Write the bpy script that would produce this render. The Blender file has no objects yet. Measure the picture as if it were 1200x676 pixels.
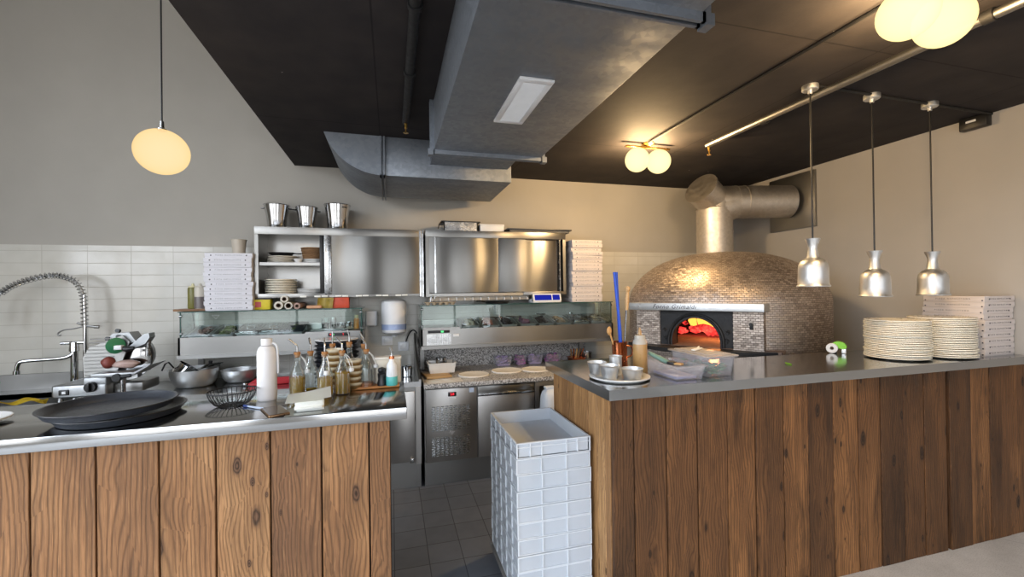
import bpy, bmesh, math, random
from mathutils import Vector, Matrix
random.seed(7)
C = bpy.context.scene.collection
PI = math.pi
R = math.radians

# ------------------------------------------------------------------ objects
def _props(o, label=None, cat=None, group=None, kind=None):
    if label: o['label'] = label
    if cat: o['category'] = cat
    if group: o['group'] = group
    if kind: o['kind'] = kind
    return o

def thing(name, label, cat, loc=(0, 0, 0), rz=0.0, group=None):
    o = bpy.data.objects.new(name, None)
    o.empty_display_size = .05
    C.objects.link(o)
    o.location = loc
    o.rotation_euler = (0, 0, rz)
    return _props(o, label, cat, group)

def tag(o, label, cat, group=None, kind=None):
    return _props(o, label, cat, group, kind)

def dup(o, loc=None, rz=None, label=None, group=None, parent=None):
    c = o.copy()
    C.objects.link(c)
    if parent is not None: c.parent = parent
    if loc is not None: c.location = loc
    if rz is not None: c.rotation_euler = (0, 0, rz)
    if label: c['label'] = label
    if group: c['group'] = group
    for ch in list(o.children):
        dup(ch, parent=c)
    return c

ORD = ['topmost', 'second from the top', 'third from the top', 'fourth from the top', 'fifth from the top', 'sixth from the top',
       'seventh from the top', 'eighth from the top', 'ninth from the top', 'tenth from the top', 'eleventh from the top',
       'twelfth from the top', 'thirteenth from the top', 'fourteenth from the top', 'fifteenth from the top',
       'sixteenth from the top', 'seventeenth from the top', 'eighteenth from the top', 'nineteenth from the top',
       'twentieth from the top', 'twenty-first from the top', 'twenty-second from the top', 'twenty-third from the top',
       'twenty-fourth from the top', 'twenty-fifth from the top', 'twenty-sixth from the top', 'twenty-seventh from the top',
       'twenty-eighth from the top', 'twenty-ninth from the top', 'thirtieth from the top']
def order(i, n):
    """words for item i counted from the top (0) of n"""
    return 'bottom one' if i == n - 1 and n > 1 else ORD[i]
NTH = ['first', 'second', 'third', 'fourth', 'fifth', 'sixth', 'seventh', 'eighth', 'ninth', 'tenth', 'eleventh', 'twelfth', 'thirteenth']

# ------------------------------------------------------------------ mesh builder
class G:
    def __init__(s):
        s.bm = bmesh.new()
        s.rnd = None
    def _m(s, verts, M):
        if M is not None:
            for v in verts: v.co = M @ v.co
    def box(s, a, b, bev=0.0, M=None, seg=2, rnd=None):
        x0, y0, z0 = a; x1, y1, z1 = b
        bm = s.bm
        vs = [bm.verts.new(p) for p in ((x0,y0,z0),(x1,y0,z0),(x1,y1,z0),(x0,y1,z0),(x0,y0,z1),(x1,y0,z1),(x1,y1,z1),(x0,y1,z1))]
        fs = [bm.faces.new([vs[i] for i in q]) for q in ((3,2,1,0),(4,5,6,7),(0,1,5,4),(1,2,6,5),(2,3,7,6),(3,0,4,7))]
        allv = vs
        if bev > 0:
            es = list({e for f in fs for e in f.edges})
            r = bmesh.ops.bevel(bm, geom=es, offset=bev, segments=seg, profile=.5, affect='EDGES', clamp_overlap=True)
            allv = list({v for f in r['faces'] for v in f.verts} | {v for v in vs if v.is_valid})
            fs = list({f for v in allv for f in v.link_faces})
        s._m(allv, M)
        if rnd is not None:
            if s.rnd is None: s.rnd = bm.faces.layers.float.new('rnd')
            for f in fs:
                if f.is_valid: f[s.rnd] = rnd
        return s
    def cyl(s, p0, p1, r0, r1=None, seg=24, caps=True):
        if r1 is None: r1 = r0
        p0 = Vector(p0); p1 = Vector(p1)
        d = (p1 - p0).normalized()
        u = d.orthogonal().normalized(); w = d.cross(u)
        a = [s.bm.verts.new(p0 + (u*math.cos(2*PI*i/seg) + w*math.sin(2*PI*i/seg))*r0) for i in range(seg)]
        b = [s.bm.verts.new(p1 + (u*math.cos(2*PI*i/seg) + w*math.sin(2*PI*i/seg))*r1) for i in range(seg)]
        for i in range(seg):
            j = (i+1) % seg
            s.bm.faces.new((a[i], a[j], b[j], b[i]))
        if caps:
            s.bm.faces.new(a[::-1]); s.bm.faces.new(b)
        return s
    def lathe(s, prof, c=(0,0,0), seg=32, M=None, uvr=None, arc=None):
        """profile [(r, z)] turned about the z axis through c"""
        bm = s.bm
        n = seg
        rings = []; new = []
        closed = arc is None
        cnt = n if closed else n + 1
        for r, z in prof:
            if r < 1e-6:
                v = bm.verts.new((c[0], c[1], c[2]+z)); rings.append([v]*cnt); new.append(v)
            else:
                ring = []
                for i in range(cnt):
                    t = 2*PI*i/n if closed else arc[0] + (arc[1]-arc[0])*i/n
                    ring.append(bm.verts.new((c[0]+r*math.cos(t), c[1]+r*math.sin(t), c[2]+z)))
                rings.append(ring); new += ring
        uvl = bm.loops.layers.uv.verify() if uvr else None
        dist = [0.0]
        for k in range(1, len(prof)):
            dist.append(dist[-1] + math.hypot(prof[k][0]-prof[k-1][0], prof[k][1]-prof[k-1][1]))
        for k in range(len(prof)-1):
            for i in range(n):
                j = (i+1) % cnt if closed else i+1
                q = [rings[k][i], rings[k][j], rings[k+1][j], rings[k+1][i]]
                us = [i, i+1, i+1, i]; ks = [k, k, k+1, k+1]
                vv = []; uu = []
                for a_, b_, c_ in zip(q, us, ks):
                    if a_ not in vv:
                        vv.append(a_); uu.append((b_, c_))
                if len(vv) < 3: continue
                f = bm.faces.new(vv)
                if uvl:
                    for lp, (b_, c_) in zip(f.loops, uu):
                        sp = (2*PI if closed else arc[1]-arc[0])
                        lp[uvl].uv = (b_/n*sp*uvr, dist[c_])
        s._m(new, M)
        return s
    def tube(s, pts, r, seg=8, closed=False, caps=True, radii=None):
        P = [Vector(p) for p in pts]; n = len(P)
        T = []
        for i in range(n):
            if closed: t = P[(i+1) % n] - P[i-1]
            else: t = P[min(i+1, n-1)] - P[max(i-1, 0)]
            T.append(t.normalized())
        u = T[0].orthogonal().normalized()
        rings = []
        for i in range(n):
            if i:
                ax = T[i-1].cross(T[i])
                if ax.length > 1e-9:
                    u = Matrix.Rotation(T[i-1].angle(T[i]), 3, ax.normalized()) @ u
            u = (u - T[i]*u.dot(T[i])).normalized()
            w = T[i].cross(u)
            rr = radii[i] if radii else r
            rings.append([s.bm.verts.new(P[i] + (u*math.cos(2*PI*k/seg) + w*math.sin(2*PI*k/seg))*rr) for k in range(seg)])
        for i in range(n if closed else n-1):
            a = rings[i]; b = rings[(i+1) % n]
            off = 0
            if closed and i == n-1:
                off = min(range(seg), key=lambda o: (a[0].co - b[o].co).length)
            for k in range(seg):
                l = (k+1) % seg
                s.bm.faces.new((a[k], a[l], b[(l+off) % seg], b[(k+off) % seg]))
        if caps and not closed:
            s.bm.faces.new(rings[0][::-1]); s.bm.faces.new(rings[-1])
        return s
    def prism(s, poly, h0, h1, axis='Z', M=None):
        """polygon [(a, b)] pushed from h0 to h1 along an axis (Z: xy, Y: xz, X: yz)"""
        def pt(a, b, h):
            return {'Z': (a, b, h), 'Y': (a, h, b), 'X': (h, a, b)}[axis]
        A = [s.bm.verts.new(pt(a, b, h0)) for a, b in poly]
        B = [s.bm.verts.new(pt(a, b, h1)) for a, b in poly]
        n = len(poly)
        fs = [s.bm.faces.new(A[::-1]), s.bm.faces.new(B)]
        for i in range(n):
            j = (i+1) % n
            fs.append(s.bm.faces.new((A[i], A[j], B[j], B[i])))
        s._m(A+B, M)
        bmesh.ops.recalc_face_normals(s.bm, faces=fs)
        return s
    def ball(s, c, r, sc=(1,1,1), u=20, v=12, M=None):
        prof = [(r*math.sin(PI*k/v), -r*math.cos(PI*k/v)) for k in range(v+1)]
        prof[0] = (0, -r); prof[-1] = (0, r)
        S = Matrix.Translation(c) @ (M or Matrix.Identity(4)) @ Matrix.Diagonal((*sc, 1))
        return s.lathe(prof, seg=u, M=S)
    def blob(s, c, r, sc=(1,1,1), seed=0, amp=.25, sub=2):
        """a lumpy rounded piece"""
        rr = random.Random(seed)
        g = bmesh.ops.create_icosphere(s.bm, subdivisions=sub, radius=1)
        ph = [rr.uniform(0, 6.28) for _ in range(6)]
        for v in g['verts']:
            p = v.co
            k = 1 + amp*(math.sin(3*p.x+ph[0])*math.sin(3*p.y+ph[1]) + .6*math.sin(5*p.z+ph[2]+2*p.x))
            v.co = Vector((p.x*r*k*sc[0]+c[0], p.y*r*k*sc[1]+c[1], p.z*r*k*sc[2]+c[2]))
        return s
    def grid(s, fn, nu, nv, thick=None):
        """a sheet of points fn(u, v), u, v in 0..1; thick gives it a back"""
        V = [[s.bm.verts.new(fn(i/nu, j/nv)) for j in range(nv+1)] for i in range(nu+1)]
        fs = []
        for i in range(nu):
            for j in range(nv):
                fs.append(s.bm.faces.new((V[i][j], V[i+1][j], V[i+1][j+1], V[i][j+1])))
        if thick:
            bmesh.ops.solidify(s.bm, geom=fs, thickness=thick)
        return s
    def build(s, name, m, parent=None, loc=None, rot=None, smooth=38, mats=None, recalc=True):
        if recalc: bmesh.ops.recalc_face_normals(s.bm, faces=s.bm.faces[:])
        me = bpy.data.meshes.new(name)
        s.bm.to_mesh(me); s.bm.free()
        if smooth:
            me.polygons.foreach_set('use_smooth', [True]*len(me.polygons))
            me.set_sharp_from_angle(angle=R(smooth))
        me.materials.append(m)
        o = bpy.data.objects.new(name, me)
        C.objects.link(o)
        if parent is not None: o.parent = parent
        if loc is not None: o.location = loc
        if rot is not None: o.rotation_euler = rot
        return o

def struct(o):
    o['kind'] = 'structure'
    return o

def letters(text, size, m, parent, loc, rot, shear=0.0, name='lettering', spacing=1.0, align='CENTER', depth=.0004):
    cu = bpy.data.curves.new('t', 'FONT')
    cu.body = text; cu.size = size; cu.align_x = align; cu.align_y = 'CENTER'
    cu.shear = shear; cu.space_character = spacing; cu.extrude = depth
    cu.resolution_u = 2
    t = bpy.data.objects.new('t', cu)
    C.objects.link(t)
    bpy.context.view_layer.update()
    me = bpy.data.meshes.new_from_object(t.evaluated_get(bpy.context.evaluated_depsgraph_get()))
    bpy.data.objects.remove(t); bpy.data.curves.remove(cu)
    me.materials.clear(); me.materials.append(m)
    me.name = name
    o = bpy.data.objects.new(name, me)
    C.objects.link(o)
    o.parent = parent; o.location = loc; o.rotation_euler = rot
    return o

# ------------------------------------------------------------------ materials
def hexl(h):
    c = [int(h[i:i+2], 16)/255 for i in (0, 2, 4)]
    return tuple(x/12.92 if x <= .04045 else ((x+.055)/1.055)**2.4 for x in c)

class N:
    """short node-tree writer"""
    def __init__(s, name):
        s.m = bpy.data.materials.new(name); s.m.use_nodes = True
        s.t = s.m.node_tree; s.t.nodes.clear()
        s.out = s.t.nodes.new('ShaderNodeOutputMaterial')
    def n(s, typ, ins=None, **kw):
        x = s.t.nodes.new('ShaderNode'+typ)
        for k, v in kw.items(): setattr(x, k, v)
        for k, v in (ins or {}).items(): s.set(x, k, v)
        return x
    def set(s, x, k, v):
        i = x.inputs[k]
        if isinstance(v, bpy.types.NodeSocket): s.t.links.new(v, i)
        elif isinstance(v, bpy.types.Node): s.t.links.new(v.outputs[0], i)
        else:
            if isinstance(v, tuple) and len(v) == 3 and i.type == 'RGBA': v = (*v, 1)
            i.default_value = v
    def math(s, op, a, b=0.0, c=0.0, clamp=False):
        x = s.n('Math', operation=op, use_clamp=clamp)
        s.set(x, 0, a); s.set(x, 1, b)
        if len(x.inputs) > 2: s.set(x, 2, c)
        return x.outputs[0]
    def mix(s, f, a, b, mode='MIX'):
        x = s.n('Mix', data_type='RGBA', blend_type=mode)
        s.set(x, 0, f); s.set(x, 6, a); s.set(x, 7, b)
        return x.outputs[2]
    def ramp(s, f, stops):
        x = s.n('ValToRGB', {'Fac': f})
        e = x.color_ramp.elements
        while len(e) < len(stops): e.new(.5)
        for q, (p, c) in zip(e, stops):
            q.position = p
            q.color = (*c, 1) if isinstance(c, tuple) else (c, c, c, 1)
        return x.outputs[0]
    def coord(s, which='Object'):
        return s.n('TexCoord').outputs[which]
    def map(s, v, scale=(1,1,1), loc=(0,0,0), rot=(0,0,0)):
        return s.n('Mapping', {'Vector': v, 'Scale': scale, 'Location': loc, 'Rotation': rot}).outputs[0]
    def noise(s, v, scale, detail=3, rough=.5, dist=0):
        return s.n('TexNoise', {'Vector': v, 'Scale': scale, 'Detail': detail, 'Roughness': rough, 'Distortion': dist}).outputs[0]
    def bump(s, h, strength=.3, dist=.01, normal=None):
        ins = {'Height': h, 'Strength': strength, 'Distance': dist}
        if normal is not None: ins['Normal'] = normal
        return s.n('Bump', ins).outputs[0]
    def bsdf(s, **k):
        x = s.n('BsdfPrincipled', {a.replace('_', ' '): v for a, v in k.items()})
        s.t.links.new(x.outputs[0], s.out.inputs[0])
        return x

def pm(name, col, rough=.5, metal=0.0, var=.08, scale=18, bump=0.0, bscale=60, rvar=.12, spec=.5, **kw):
    """plain procedural surface: colour and gloss broken up by noise"""
    if isinstance(col, str): col = hexl(col)
    m = N(name)
    v = m.coord()
    a = m.noise(v, scale, 4)
    dk = tuple(c*(1-var) for c in col); lt = tuple(min(1, c*(1+var)) for c in col)
    c = m.ramp(a, [(.3, dk), (.7, lt)])
    r = m.ramp(m.noise(v, scale*2.3, 3), [(.3, max(.02, rough-rvar*rough)), (.7, min(1, rough+rvar*rough))])
    k = dict(Base_Color=c, Roughness=r, Metallic=metal, Specular_IOR_Level=spec)
    if bump: k['Normal'] = m.bump(m.noise(v, bscale, 3), bump, .005)
    k.update(kw)
    m.bsdf(**k)
    return m.m

def steel(name, col='b9bab8', rough=.27, along='x', streak=.04, bump=.012, aniso=0.0):
    """brushed stainless sheet"""
    m = N(name)
    v = m.coord()
    sc = {'x': (3, 260, 260), 'y': (260, 3, 260), 'z': (260, 260, 3)}[along]
    g = m.noise(m.map(v, sc), 1, 2)
    l = m.noise(v, 2.2, 4)
    c = m.mix(m.math('MULTIPLY', l, .35), hexl(col), tuple(x*.72 for x in hexl(col)))
    r = m.math('ADD', m.math('MULTIPLY', g, streak*1.5), m.math('ADD', m.math('MULTIPLY', l, .12), rough-.12))
    k = {}
    if aniso: k = dict(Anisotropic=aniso, Anisotropic_Rotation=.25, Tangent=m.n('Tangent', direction_type='RADIAL', axis='Z').outputs[0])
    m.bsdf(Base_Color=c, Metallic=1.0, Roughness=r, Normal=m.bump(g, bump, .002), **k)
    return m.m

def emit(name, col, strength):
    m = N(name)
    if isinstance(col, str): col = hexl(col)
    c = m.mix(m.math('MULTIPLY', m.noise(m.coord(), 9, 2), .15), col, tuple(x*.8 for x in col))
    e = m.n('Emission', {'Color': c, 'Strength': strength})
    m.t.links.new(e.outputs[0], m.out.inputs[0])
    return m.m

def clear(name, tint=(.96, .99, .98), gloss=.06, rough=.02, haze=0.0, hazecol=(.8,.8,.8), fres=.85):
    """thin glass or clear plastic: see-through with a fresnel sheen and a little haze"""
    m = N(name)
    t = m.n('BsdfTransparent', {'Color': tint})
    g = m.n('BsdfGlossy', {'Color': (1,1,1), 'Roughness': rough})
    fr = m.n('Fresnel', {'IOR': 1.45})
    f = m.math('ADD', m.math('MULTIPLY', fr.outputs[0], fres), gloss, clamp=True)
    s1 = m.n('MixShader', {0: f, 1: t.outputs[0], 2: g.outputs[0]})
    last = s1
    if haze:
        d = m.n('BsdfDiffuse', {'Color': hazecol})
        tr = m.n('BsdfTranslucent', {'Color': hazecol})
        dd = m.n('MixShader', {0: .4, 1: d.outputs[0], 2: tr.outputs[0]})
        hz = m.ramp(m.noise(m.coord(), 14, 3), [(.3, haze*.75), (.7, min(1, haze*1.25))])
        last = m.n('MixShader', {0: hz, 1: s1.outputs[0], 2: dd.outputs[0]})
    m.t.links.new(last.outputs[0], m.out.inputs[0])
    return m.m

def embers(name):
    m = N(name)
    v = m.coord()
    a = m.noise(v, 16, 4, .6)
    c = m.ramp(a, [(.32, (.10, .006, .004)), (.46, (.80, .035, .03)), (.60, (1.0, .10, .07)), (.74, (1.0, .42, .16))])
    e = m.n('Emission', {'Color': c, 'Strength': 1.15})
    m.t.links.new(e.outputs[0], m.out.inputs[0])
    return m.m

def opal(name, col, strength, thru=.45):
    """lit opal glass: glows and lets part of the bulb's light straight through"""
    m = N(name)
    lw = m.n('LayerWeight', {'Blend': .35}).outputs['Facing']
    c = m.mix(lw, hexl(col), tuple(a*b for a, b in zip(hexl(col), (1, .86, .62))))
    e = m.n('Emission', {'Color': c, 'Strength': strength})
    t = m.n('BsdfTransparent', {'Color': (1, 1, 1)})
    x = m.n('MixShader', {0: thru, 1: e.outputs[0], 2: t.outputs[0]})
    m.t.links.new(x.outputs[0], m.out.inputs[0])
    return m.m

def wood_boards(name, c_light, c_mid, c_dark, knot=.7, burn=.5, vary=.5, line=.75, freq=330):
    """weathered softwood boards: tight long grain, cathedral figure, ringed knots; every board differs through its 'rnd' value"""
    m = N(name)
    sep = m.n('SeparateXYZ', {0: m.coord()})
    h = m.math('ADD', sep.outputs[0], sep.outputs[1]); z = sep.outputs[2]
    rnd = m.n('Attribute', attribute_name='rnd').outputs['Fac']
    off = m.math('MULTIPLY', rnd, 53.7)
    ho = m.math('ADD', h, off); zo = m.math('ADD', z, off)
    def vec(kx, kz):
        return m.n('CombineXYZ', {0: m.math('MULTIPLY', ho, kx), 1: m.math('MULTIPLY', zo, kz), 2: off}).outputs[0]
    def knots(kx, kz, share, s0, s1):
        vo = m.n('TexVoronoi', {'Vector': vec(kx, kz), 'Scale': 1.0, 'Randomness': .95}, feature='F1')
        pick = m.n('SeparateColor', {0: vo.outputs['Color']})
        has = m.math('GREATER_THAN', pick.outputs[0], 1-share)
        d = m.math('DIVIDE', vo.outputs['Distance'], m.math('ADD', m.math('MULTIPLY', pick.outputs[1], s1), s0))
        d = m.math('ADD', d, m.math('MULTIPLY', m.math('SUBTRACT', m.noise(vec(60, 30), 1, 2), .5), .35))
        core = m.math('MULTIPLY', m.ramp(d, [(.6, 1.0), (1.0, 0.0)]), has)
        near = m.math('MULTIPLY', m.math('POWER', 2.718, m.math('MULTIPLY', m.math('MULTIPLY', d, d), -.11)), has)
        return d, core, near
    d1, k1, n1 = knots(8.0, 3.4, knot, .07, .13)
    d2, k2, n2 = knots(15.0, 7.0, knot*.55, .06, .10)
    low = m.noise(vec(4.2, .75), 1, 3, .55)
    ph = m.math('ADD', m.math('MULTIPLY', ho, freq), m.math('ADD', m.math('MULTIPLY', low, 48), m.math('ADD', m.math('MULTIPLY', n1, 13), m.math('MULTIPLY', n2, 6))))
    ph = m.math('ADD', ph, m.math('MULTIPLY', m.noise(vec(22, 2), 1, 2), 3))
    ring = m.math('POWER', m.math('ADD', m.math('MULTIPLY', m.math('SINE', ph), .5), .5), 3.0)
    fine = m.noise(vec(420, 9), 1, 3, .7)
    streak = m.noise(vec(60, 1.6), 1, 4, .65)
    big = m.noise(vec(6, 1.3), 1, 4)
    tone = m.math('ADD', m.math('MULTIPLY', m.math('SUBTRACT', big, .5), 1.0), m.math('ADD', m.math('MULTIPLY', m.math('SUBTRACT', rnd, .5), vary), .5))
    c = m.ramp(tone, [(.15, c_dark), (.5, c_mid), (.85, c_light)])
    deep = tuple(x*.20 for x in c_dark)
    c = m.mix(m.math('MULTIPLY', m.ramp(streak, [(.42, 0.0), (.68, 1.0)]), .55), c, tuple(x*.42 for x in c_mid))
    c = m.mix(m.math('MULTIPLY', ring, line), c, m.mix(.3, deep, c))
    c = m.mix(m.math('MULTIPLY', m.ramp(fine, [(.5, 0.0), (.72, 1.0)]), .55), c, deep)
    pale = m.ramp(fine, [(.26, 1.0), (.40, 0.0)])
    c = m.mix(m.math('MULTIPLY', pale, .35), c, tuple(min(1, x*1.5) for x in c_light))
    scorch = m.ramp(m.noise(vec(10, 1.5), 1, 5, .65), [(.52, 0.0), (.70, 1.0)])
    c = m.mix(m.math('MULTIPLY', scorch, burn), c, tuple(x*.35 for x in c_dark))
    c = m.mix(m.math('MULTIPLY', m.math('MAXIMUM', n1, n2), .38), c, tuple(x*.4 for x in c_mid))
    for d, k in ((d1, k1), (d2, k2)):
        kr = m.math('ADD', m.math('MULTIPLY', m.math('SINE', m.math('MULTIPLY', d, 17)), .5), .5)
        c = m.mix(m.math('MULTIPLY', k, .92), c, m.mix(kr, tuple(x*.12 for x in c_dark), tuple(x*.75 for x in c_dark)))
    hgt = m.math('ADD', m.math('MULTIPLY', ring, -.7), m.math('MULTIPLY', fine, -.3))
    m.bsdf(Base_Color=c, Roughness=.66, Specular_IOR_Level=.3, Normal=m.bump(hgt, .6, .002))
    return m.m

def plain_wood(name, a, b, scale=1.0, rough=.5):
    m = N(name)
    v = m.coord()
    g = m.noise(m.map(v, (6*scale, 60*scale, 60*scale)), 1, 4, .6)
    c = m.ramp(g, [(.3, hexl(a)), (.7, hexl(b))])
    m.bsdf(Base_Color=c, Roughness=rough, Normal=m.bump(g, .15, .002))
    return m.m

def tiles(name, base, dark, mortar, tw, th, axis='xz', rough=.12, offset=0.0, msize=.003, bumpy=.35, var=.04, wob=0.0):
    m = N(name)
    sep = m.n('SeparateXYZ', {0: m.coord()})
    a, b = {'xz': (0, 2), 'xy': (0, 1), 'yz': (1, 2)}[axis]
    v = m.n('CombineXYZ', {0: sep.outputs[a], 1: sep.outputs[b]}).outputs[0]
    br = m.n('TexBrick', {'Vector': v, 'Color1': hexl(base), 'Color2': tuple(c*(1-var*2) for c in hexl(base)), 'Mortar': hexl(mortar), 'Scale': 1.0,
                          'Mortar Size': msize, 'Mortar Smooth': .3, 'Bias': 0.0, 'Brick Width': tw, 'Row Height': th}, offset=offset, squash=1.0)
    w = m.noise(m.coord(), 9, 3)
    c = m.mix(m.math('MULTIPLY', m.ramp(w, [(.35, 0.0), (.8, 1.0)]), .8), br.outputs[0], m.mix(.5, br.outputs[0], hexl(dark)))
    hgt = m.math('ADD', m.math('MULTIPLY', br.outputs['Fac'], -1.0), m.math('MULTIPLY', m.noise(m.coord(), 22, 2), wob))
    r = m.math('ADD', m.math('MULTIPLY', br.outputs['Fac'], .5), m.math('ADD', m.math('MULTIPLY', w, .12), rough-.05))
    m.bsdf(Base_Color=c, Roughness=r, Normal=m.bump(hgt, bumpy, .003))
    return m.m

def mosaic(name):
    """small bronze-steel metal tiles laid like bricks, each a hair out of true; mapped by the mesh's metre UVs"""
    m = N(name)
    uv = m.n('SeparateXYZ', {0: m.coord('UV')})
    tw, th = .034, .0165
    row = m.math('FLOOR', m.math('DIVIDE', uv.outputs[1], th))
    sh = m.math('MULTIPLY', m.math('MODULO', row, 2.0), .5)
    u = m.math('ADD', m.math('DIVIDE', uv.outputs[0], tw), sh)
    col = m.math('FLOOR', u)
    fu = m.math('FRACT', u); fv = m.math('FRACT', m.math('DIVIDE', uv.outputs[1], th))
    eu = m.math('MULTIPLY', m.math('MINIMUM', fu, m.math('SUBTRACT', 1.0, fu)), tw)
    ev = m.math('MULTIPLY', m.math('MINIMUM', fv, m.math('SUBTRACT', 1.0, fv)), th)
    ed = m.math('MINIMUM', eu, ev)
    face = m.ramp(m.math('MULTIPLY', ed, 100), [(.06, 0.0), (.15, 1.0)])
    wn = m.n('TexWhiteNoise', {'Vector': m.n('CombineXYZ', {0: col, 1: row}).outputs[0]}, noise_dimensions='2D')
    geo = m.n('NewGeometry')
    jit = m.n('VectorMath', {0: wn.outputs['Color'], 1: (.5, .5, .5)}, operation='SUBTRACT')
    jit = m.n('VectorMath', {0: jit.outputs[0]}, operation='SCALE'); jit.inputs['Scale'].default_value = .16
    nn = m.n('VectorMath', {0: geo.outputs['Normal'], 1: jit.outputs[0]}, operation='ADD')
    nn = m.n('VectorMath', {0: nn.outputs[0]}, operation='NORMALIZE')
    nb = m.bump(face, .6, .003, nn.outputs[0])
    c = m.mix(wn.outputs['Value'], hexl('a3958a'), hexl('cbbdb0'))
    c = m.mix(face, hexl('3d322a'), c)
    m.bsdf(Base_Color=c, Metallic=m.math('MULTIPLY', face, .95), Roughness=m.math('ADD', m.math('MULTIPLY', wn.outputs['Value'], .1), m.math('SUBTRACT', .70, m.math('MULTIPLY', face, .26))), Normal=nb)
    return m.m

def galvanised(name, col='8f959a', rough=.36):
    m = N(name)
    v = m.coord()
    vo = m.n('TexVoronoi', {'Vector': v, 'Scale': 42.0}, feature='F1')
    k = m.n('SeparateColor', {0: vo.outputs['Color']}).outputs[0]
    l = m.noise(m.map(v, (1, 3.2, 1)), 1.6, 5, .6)
    c = m.mix(m.math('MULTIPLY', k, .3), hexl(col), tuple(x*.66 for x in hexl(col)))
    c = m.mix(m.ramp(l, [(.35, 0.0), (.8, .5)]), c, tuple(x*.55 for x in hexl(col)))
    m.bsdf(Base_Color=c, Metallic=1.0, Roughness=m.math('ADD', m.math('MULTIPLY', k, .12), m.math('ADD', m.math('MULTIPLY', l, .2), rough-.14)),
           Normal=m.bump(m.math('ADD', m.noise(v, 2.6, 2), m.math('MULTIPLY', m.math('SINE', m.math('MULTIPLY', m.n('SeparateXYZ', {0: v}).outputs[1], 24.0)), .12)), .3, .02))
    return m.m

def granite(name):
    m = N(name)
    v = m.coord()
    n1 = m.noise(v, 85, 3, .7); n2 = m.noise(v, 48, 3, .7)
    c = m.ramp(n1, [(.36, hexl('3a3634')), (.46, hexl('a09b96')), (.56, hexl('cdc9c4')), (.68, hexl('ebe8e4'))])
    c = m.mix(m.ramp(n2, [(.58, 0.0), (.64, 1.0)]), c, hexl('544c47'))
    fl = m.ramp(m.noise(v, 5, 5, .65), [(.48, 0.0), (.75, .75)])       # flour dust lying on it
    sep = m.n('SeparateXYZ', {0: m.n('NewGeometry').outputs['Normal']})
    c = m.mix(m.math('MULTIPLY', fl, m.math('MAXIMUM', sep.outputs[2], 0.0)), c, hexl('e8e4dc'))
    m.bsdf(Base_Color=c, Roughness=.4)
    return m.m

def concrete(name):
    m = N(name)
    v = m.coord()
    c = m.ramp(m.noise(v, 3, 6, .65), [(.3, hexl('b3b1ae')), (.7, hexl('d2d0cd'))])
    sp = m.ramp(m.noise(v, 160, 2), [(.5, 0.0), (.75, .45)])
    c = m.mix(sp, c, hexl('75726f'))
    sepv = m.n('SeparateXYZ', {0: v})
    jx = m.math('LESS_THAN', m.math('ABSOLUTE', m.math('SUBTRACT', m.math('MODULO', m.math('ADD', m.math('MULTIPLY', sepv.outputs[0], .77), m.math('ADD', m.math('MULTIPLY', sepv.outputs[1], .64), 40)), 1.6), .8)), .002)
    c = m.mix(m.math('MULTIPLY', jx, .5), c, hexl('6a6765'))
    m.bsdf(Base_Color=c, Roughness=.7, Specular_IOR_Level=.3, Normal=m.bump(m.noise(v, 130, 3), .12, .003))
    return m.m

def black_ceiling(name):
    m = N(name)
    v = m.coord()
    s = m.n('SeparateXYZ', {0: v})
    def seam(axis, pitch, off):
        return m.math('LESS_THAN', m.math('ABSOLUTE', m.math('SUBTRACT', m.math('MODULO', m.math('ADD', s.outputs[axis], off), pitch), pitch/2)), .004)
    j = m.math('MAXIMUM', seam(0, 1.22, 20.2), seam(1, 1.6, 20.0))
    c = m.ramp(m.noise(v, 5, 5), [(.3, hexl('2b2829')), (.7, hexl('383332'))])
    c = m.mix(m.math('MULTIPLY', j, .6), c, hexl('08080a'))
    fleck = m.n('TexVoronoi', {'Vector': v, 'Scale': 4.0}, feature='F1').outputs['Distance']
    c = m.mix(m.math('LESS_THAN', fleck, .022), c, hexl('b0aaa2'))
    m.bsdf(Base_Color=c, Roughness=.8, Specular_IOR_Level=.25, Normal=m.bump(m.noise(v, 70, 3), .1, .004))
    return m.m
EXPO = 0.28

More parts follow.
